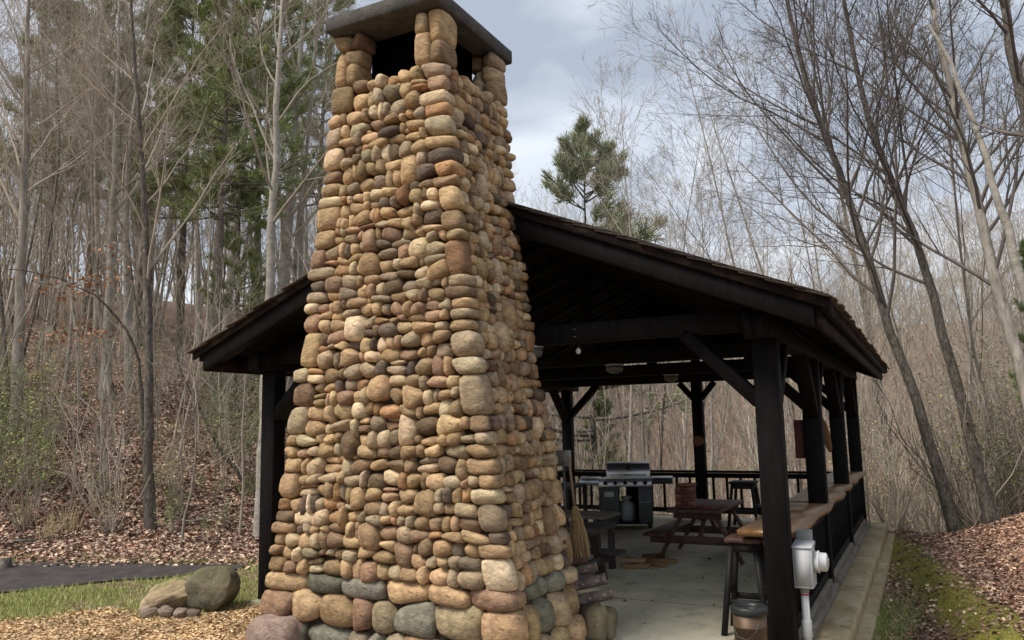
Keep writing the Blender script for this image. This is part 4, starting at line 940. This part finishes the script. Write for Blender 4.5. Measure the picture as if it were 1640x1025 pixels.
SH = [shrub(600, 1.5, .9, 12, 1100, GRN, .034), shrub(601, 1.9, 1.0, 12, 700, YEL, .034), shrub(602, 1.6, .8, 16, 0, GRN), shrub(603, 1.2, 1.0, 14, 0, GRN), shrub(604, .7, .5, 8, 160, GRN, .06)]
SP = ('stems', 'leaves')
def shr(k, n, us, Ds, sc, label, group):
    for p in scatter(n, us, Ds): place_tree('shrub', SH[k], (p[0], p[1], p[2]), r_.uniform(0, 6.28), r_.uniform(*sc), label, 'shrub', group, SP)
shr(0, 12, (-60, 80), (14, 22), (.8, 1.4), 'green leafy shrub low on the far left of the bank', 'green shrubs at the far left')
shr(1, 9, (60, 430), (14, 26), (.6, 1.1), 'shrub with sparse yellow-green new leaves on the left bank', 'yellow-green shrubs on the left bank')
shr(0, 12, (320, 450), (15, 26), (.8, 1.4), 'green shrub seen under the left eave', 'green shrubs under the left eave')
shr(2, 9, (-60, 440), (13, 24), (.6, 1.2), 'bare many-stemmed bush on the left bank', 'bare bushes on the left bank')
shr(4, 16, (-40, 420), (11.4, 16), (.4, .8), 'small green plant sprouting from the leaf litter on the left', 'small green plants on the left bank')
shr(1, 40, (1390, 1760), (15.6, 32), (.8, 1.7), 'shrub with pale new leaves in the thicket at right', 'pale shrubs in the right thicket')
shr(2, 22, (1380, 1740), (15.4, 25), (.9, 1.9), 'bare tangled bush in the thicket at right', 'bare bushes in the right thicket')
shr(3, 26, (880, 1400), (17.5, 28), (.9, 1.6), 'bare bush behind the back railing', 'bare bushes behind the back railing')
shr(0, 6, (1560, 1740), (15.5, 20), (1., 1.6), 'green shrub at the right edge of the thicket', 'green shrubs at the right edge')
shr(1, 12, (880, 1380), (20, 32), (.8, 1.4), 'yellow-green shrub seen through the back railing', 'shrubs seen through the railing')

# --- far wood: too far to tell the trees apart
def far_wood(n, seed, us, Ds):
    q_ = np.random.default_rng(seed); u = q_.uniform(*us, n); D = Ds[0]+(Ds[1]-Ds[0])*q_.uniform(0, 1, n)**1.3
    a = np.interp(u, np.linspace(-600, 2300, 60), [az(x) for x in np.linspace(-600, 2300, 60)]); x, y = D*np.sin(a), D*np.cos(a); z = terrain(x, y)
    h = q_.uniform(6, 14, n); r = q_.uniform(.03, .085, n); m = 5; s = np.linspace(0, 1, m); le = q_.normal(0, .15, (n, 2))
    P = np.stack([x[:, None]+np.outer(h*le[:, 0], s), y[:, None]+np.outer(h*le[:, 1], s), z[:, None]+np.outer(h, s)-.2], -1); R = np.outer(r, 1-.93*s)
    v, f = tubes(P, R, 3); b, br = grow(q_, P, R, 15, .12, 1., (.45, 1.1), (.16, .36, True), 3, .2, .12, .5); v2, f2 = tubes(b, br, 3)
    c, cr = grow(q_, b, br, 4, .2, 1., (.4, 1.), (.4, .75, True), 2, .12, .1, .7); v3, f3 = tubes(c, np.clip(cr, .006, None), 3)
    V = np.vstack([v, v2, v3]); F = np.vstack([f, f2+len(v), f3+len(v)+len(v2)])
    tr_ = q_.uniform(.75, 1.2, (n, 1))*np.array((.42, .37, .30)); T = np.concatenate([np.repeat(tr_, m*3, 0), np.repeat(np.repeat(tr_, 15, 0), 4*3, 0), np.repeat(np.repeat(tr_, 60, 0), 3*3, 0)])
    return mesh_np('far_wood', V, F, T)
M_far = material('far_bark', (1, 1, 1), rough=.95, tint=True, spec=.1)
o = link('far_wood', far_wood(450, 9, (780, 1900), (34, 100)), M_far, (0, 0, 0)); tag(o, 'dense bare wood on the far slope beyond the pavilion', 'woods', kind='stuff')
o = link('far_wood', far_wood(250, 10, (-300, 700), (34, 62)), M_far, (0, 0, 0)); tag(o, 'bare wood along the crest of the left hillside', 'woods', kind='stuff')

# --- leaf litter, grass, chips
def polar(n, us, Ds, seed, power=1.):
    q_ = np.random.default_rng(seed); u = q_.uniform(*us, n); D = Ds[0]*(Ds[1]/Ds[0])**(q_.uniform(0, 1, n)**power)
    a = np.interp(u, np.linspace(-600, 2300, 60), [az(x) for x in np.linspace(-600, 2300, 60)]); return D*np.sin(a), D*np.cos(a), q_
LC = [tuple(1.45*v for v in c) for c in [(.24, .16, .12), (.33, .225, .17), (.19, .12, .088), (.43, .32, .24), (.12, .078, .062), (.28, .165, .11), (.50, .39, .30), (.16, .10, .08)]]
x, y, q_ = polar(105000, (-90, 520), (10.3, 38), 20); k = (foot(x, y) > -.1-.5*q_.uniform(0, 1, len(x))**4) & ~((x > -7.4) & (y < 15.6)); x, y = x[k], y[k]
lm = leafmesh('leaf_litter', np.c_[x, y, terrain(x, y)+.02], .072, LC, q_, 0, .5, .45); tag(link('leaf_litter', lm, M_leaf, (0, 0, 0)), 'brown and purplish fallen leaves covering the left bank', 'leaves', kind='stuff')
x, y, q_ = polar(84000, (1395, 2000), (6.5, 18), 21); _, g_, mo_ = zones(x, y); k = (x > -.58) & (q_.uniform(0, 1, len(x)) > .93*np.maximum(mo_, g_)) & (q_.uniform(0, 1, len(x)) < .25+.75*sstep(0., .7, x-(10.2-y)*.16)); x, y = x[k], y[k]
lm = leafmesh('leaf_litter', np.c_[x, y, terrain(x, y)+.015], .054, [tuple(v*w for v, w in zip(c, (1.08, 1.0, .95))) for c in LC], q_, 0, .45, .45); tag(link('leaf_litter', lm, M_leaf, (0, 0, 0)), 'reddish fallen leaves on the right-hand bank', 'leaves', kind='stuff')
def blades(n, us, Ds, seed, idx_, h, cols, cond):
    x, y, q_ = polar(n, us, Ds, seed); zz_ = zones(x, y)[idx_]; k = (q_.uniform(0, 1, n) < zz_) & cond(x, y); x, y = x[k], y[k]; n = len(x)
    c = np.c_[x, y, terrain(x, y)-.005]; d = unit(q_.normal(0, .5, (n, 3))+np.array((0, 0, 1.)))*(h*q_.uniform(.4, 1.3, n))[:, None]; sd = unit(np.cross(d, q_.normal(0, 1, (n, 3))))*.0045
    V = np.stack([c-sd, c+sd, c+d], 1).reshape(-1, 3); cl = np.array(cols)[q_.integers(0, len(cols), n)]*q_.uniform(.7, 1.3, (n, 1)); return mesh_np('grass', V, np.arange(n*3).reshape(-1, 3), np.repeat(cl, 3, 0))
def offpath(x, y):
    # inside the strip between the two path edges?
    ok = np.ones(len(x), bool); P = np.vstack([na_, fa_[::-1]]); ins = np.zeros(len(x), bool); j = len(P)-1
    for i in range(len(P)):
        c = ((P[i, 1] > y) != (P[j, 1] > y)) & (x < (P[j, 0]-P[i, 0])*(y-P[i, 1])/(P[j, 1]-P[i, 1]+1e-12)+P[i, 0]); ins ^= c; j = i
    return ~ins
GC = [(.29, .35, .09), (.36, .41, .13), (.22, .27, .065), (.46, .42, .22), (.38, .36, .17)]
gl = link('grass', blades(170000, (-90, 470), (6.4, 13.5), 22, 1, .065, GC, lambda x, y: offpath(x, y) & (x < -5.2)), M_leaf, (0, 0, 0)); tag(gl, 'short green grass between the wood chips and the asphalt path', 'grass', kind='stuff')
gl = link('grass', blades(60000, (1330, 1740), (6.5, 15), 23, 1, .06, GC, lambda x, y: x > -.6), M_leaf, (0, 0, 0)); tag(gl, 'grass growing along the right edge of the slab', 'grass', kind='stuff')
gl = link('moss', blades(60000, (1380, 1740), (6.5, 15), 24, 2, .022, [(.40, .37, .09), (.50, .45, .12), (.30, .31, .07), (.26, .19, .09)], lambda x, y: x > -.6), M_leaf, (0, 0, 0)); tag(gl, 'yellow-green moss on the low hump right of the slab', 'moss', kind='stuff')
x, y, q_ = polar(105000, (-70, 490), (6.0, 11), 25); k = (q_.uniform(0, 1, len(x)) < zones(x, y)[0]*.95+.0) & (x < -4.75); x, y = x[k], y[k]
lm = leafmesh('wood_chips', np.c_[x, y, terrain(x, y)+.008], .042, [(.56, .39, .21), (.42, .27, .13), (.70, .54, .33), (.28, .165, .085), (.62, .45, .27)], q_, 0, .3, .3); tag(link('wood_chips', lm, M_leaf, (0, 0, 0)), 'tan wood chips spread over the ground at lower left', 'wood chips', kind='stuff')
q_ = np.random.default_rng(31); n = 150; ex_ = q_.uniform(0, 1, n) < .5; C = np.c_[np.where(ex_, -1.2-np.abs(q_.normal(0, .09, n)), q_.uniform(-3.2, -1.3, n)), np.where(ex_, q_.uniform(5.6, 14.5, n), q_.uniform(5.6, 12.5, n)), np.full(n, .008)]
lm = leafmesh('leaf_debris', C, .045, [(.05, .036, .026), (.09, .065, .045), (.2, .14, .1)], q_, 0, .15); tag(link('leaf_debris', lm, M_leaf, (0, 0, 0)), 'dark bits of leaf and twig lying on the concrete floor', 'leaves', kind='stuff')

M_dry = material('dry_grass', (.42, .33, .19), (.55, .45, .28), 9, .9)
b_, D_ = ground_hit(6, 912); st = thing('tree_stump', 'small cut stump at the far left beside the asphalt path', 'stump', b_)
MB().lathe(tuple(b_-np.array((0, 0, .05))), [(.11, 0), (.09, .07), (.082, .20)], 16).build('bark', M_bark2, st, 0); MB().lathe((b_[0], b_[1], b_[2]+.152), [(.077, 0), (.075, .006)], 16).build('cut_top', M_cut, st)
for i, (u, v) in enumerate(((78, 868), (112, 852), (38, 846))):
    b_, D_ = ground_hit(u, v); q_ = np.random.default_rng(800+i); n = 38; c = q_.normal(0, .06, (n, 3))*np.array((1, 1, 0)); d = unit(q_.normal(0, .22, (n, 3))+np.array((0, 0, 1.)))*q_.uniform(.25, .6, (n, 1)); P = np.stack([c, c+d*.6, c+d+q_.normal(0, .05, (n, 3))], 1)
    v_, f_ = tubes(P, np.tile(np.array((.005, .004, .001)), (n, 1)), 3); o = link('dry_grass_tuft', mesh_np('dry_grass_tuft', v_, f_), M_dry, b_); tag(o, ('tallest tuft of dry tan grass on the left bank', 'dry tan grass tuft right of the tallest one', 'leftmost dry tan grass tuft on the bank')[i], 'grass tuft', 'dry grass tufts')
for i, ((u0, v0), (u1, v1), r) in enumerate((((20, 878), (110, 868), .022), ((95, 858), (122, 828), .02), ((130, 735), (225, 745), .03), ((300, 846), (352, 836), .018))):
    a, _ = ground_hit(u0, v0); b, _ = ground_hit(u1, v1); P = [a+(b-a)*t for t in np.linspace(0, 1, 6)]; P = [np.array((p[0]+U(-.04, .04), p[1]+U(-.04, .04), tz(p[0], p[1])+.05+U(0, .05))) for p in P]
    tag(MB().tube(P, np.linspace(r, r*.4, 6), 6).build('fallen_branch', M_bark1 if i % 2 else M_bark2, None), ('pale fallen branch lying near the asphalt path at far left', 'short fallen stick propped in the leaves beside the dry grass', 'long dark fallen branch lying across the upper left bank', 'thin fallen stick low on the bank left of the post')[i], 'branch', 'fallen branches on the left bank')
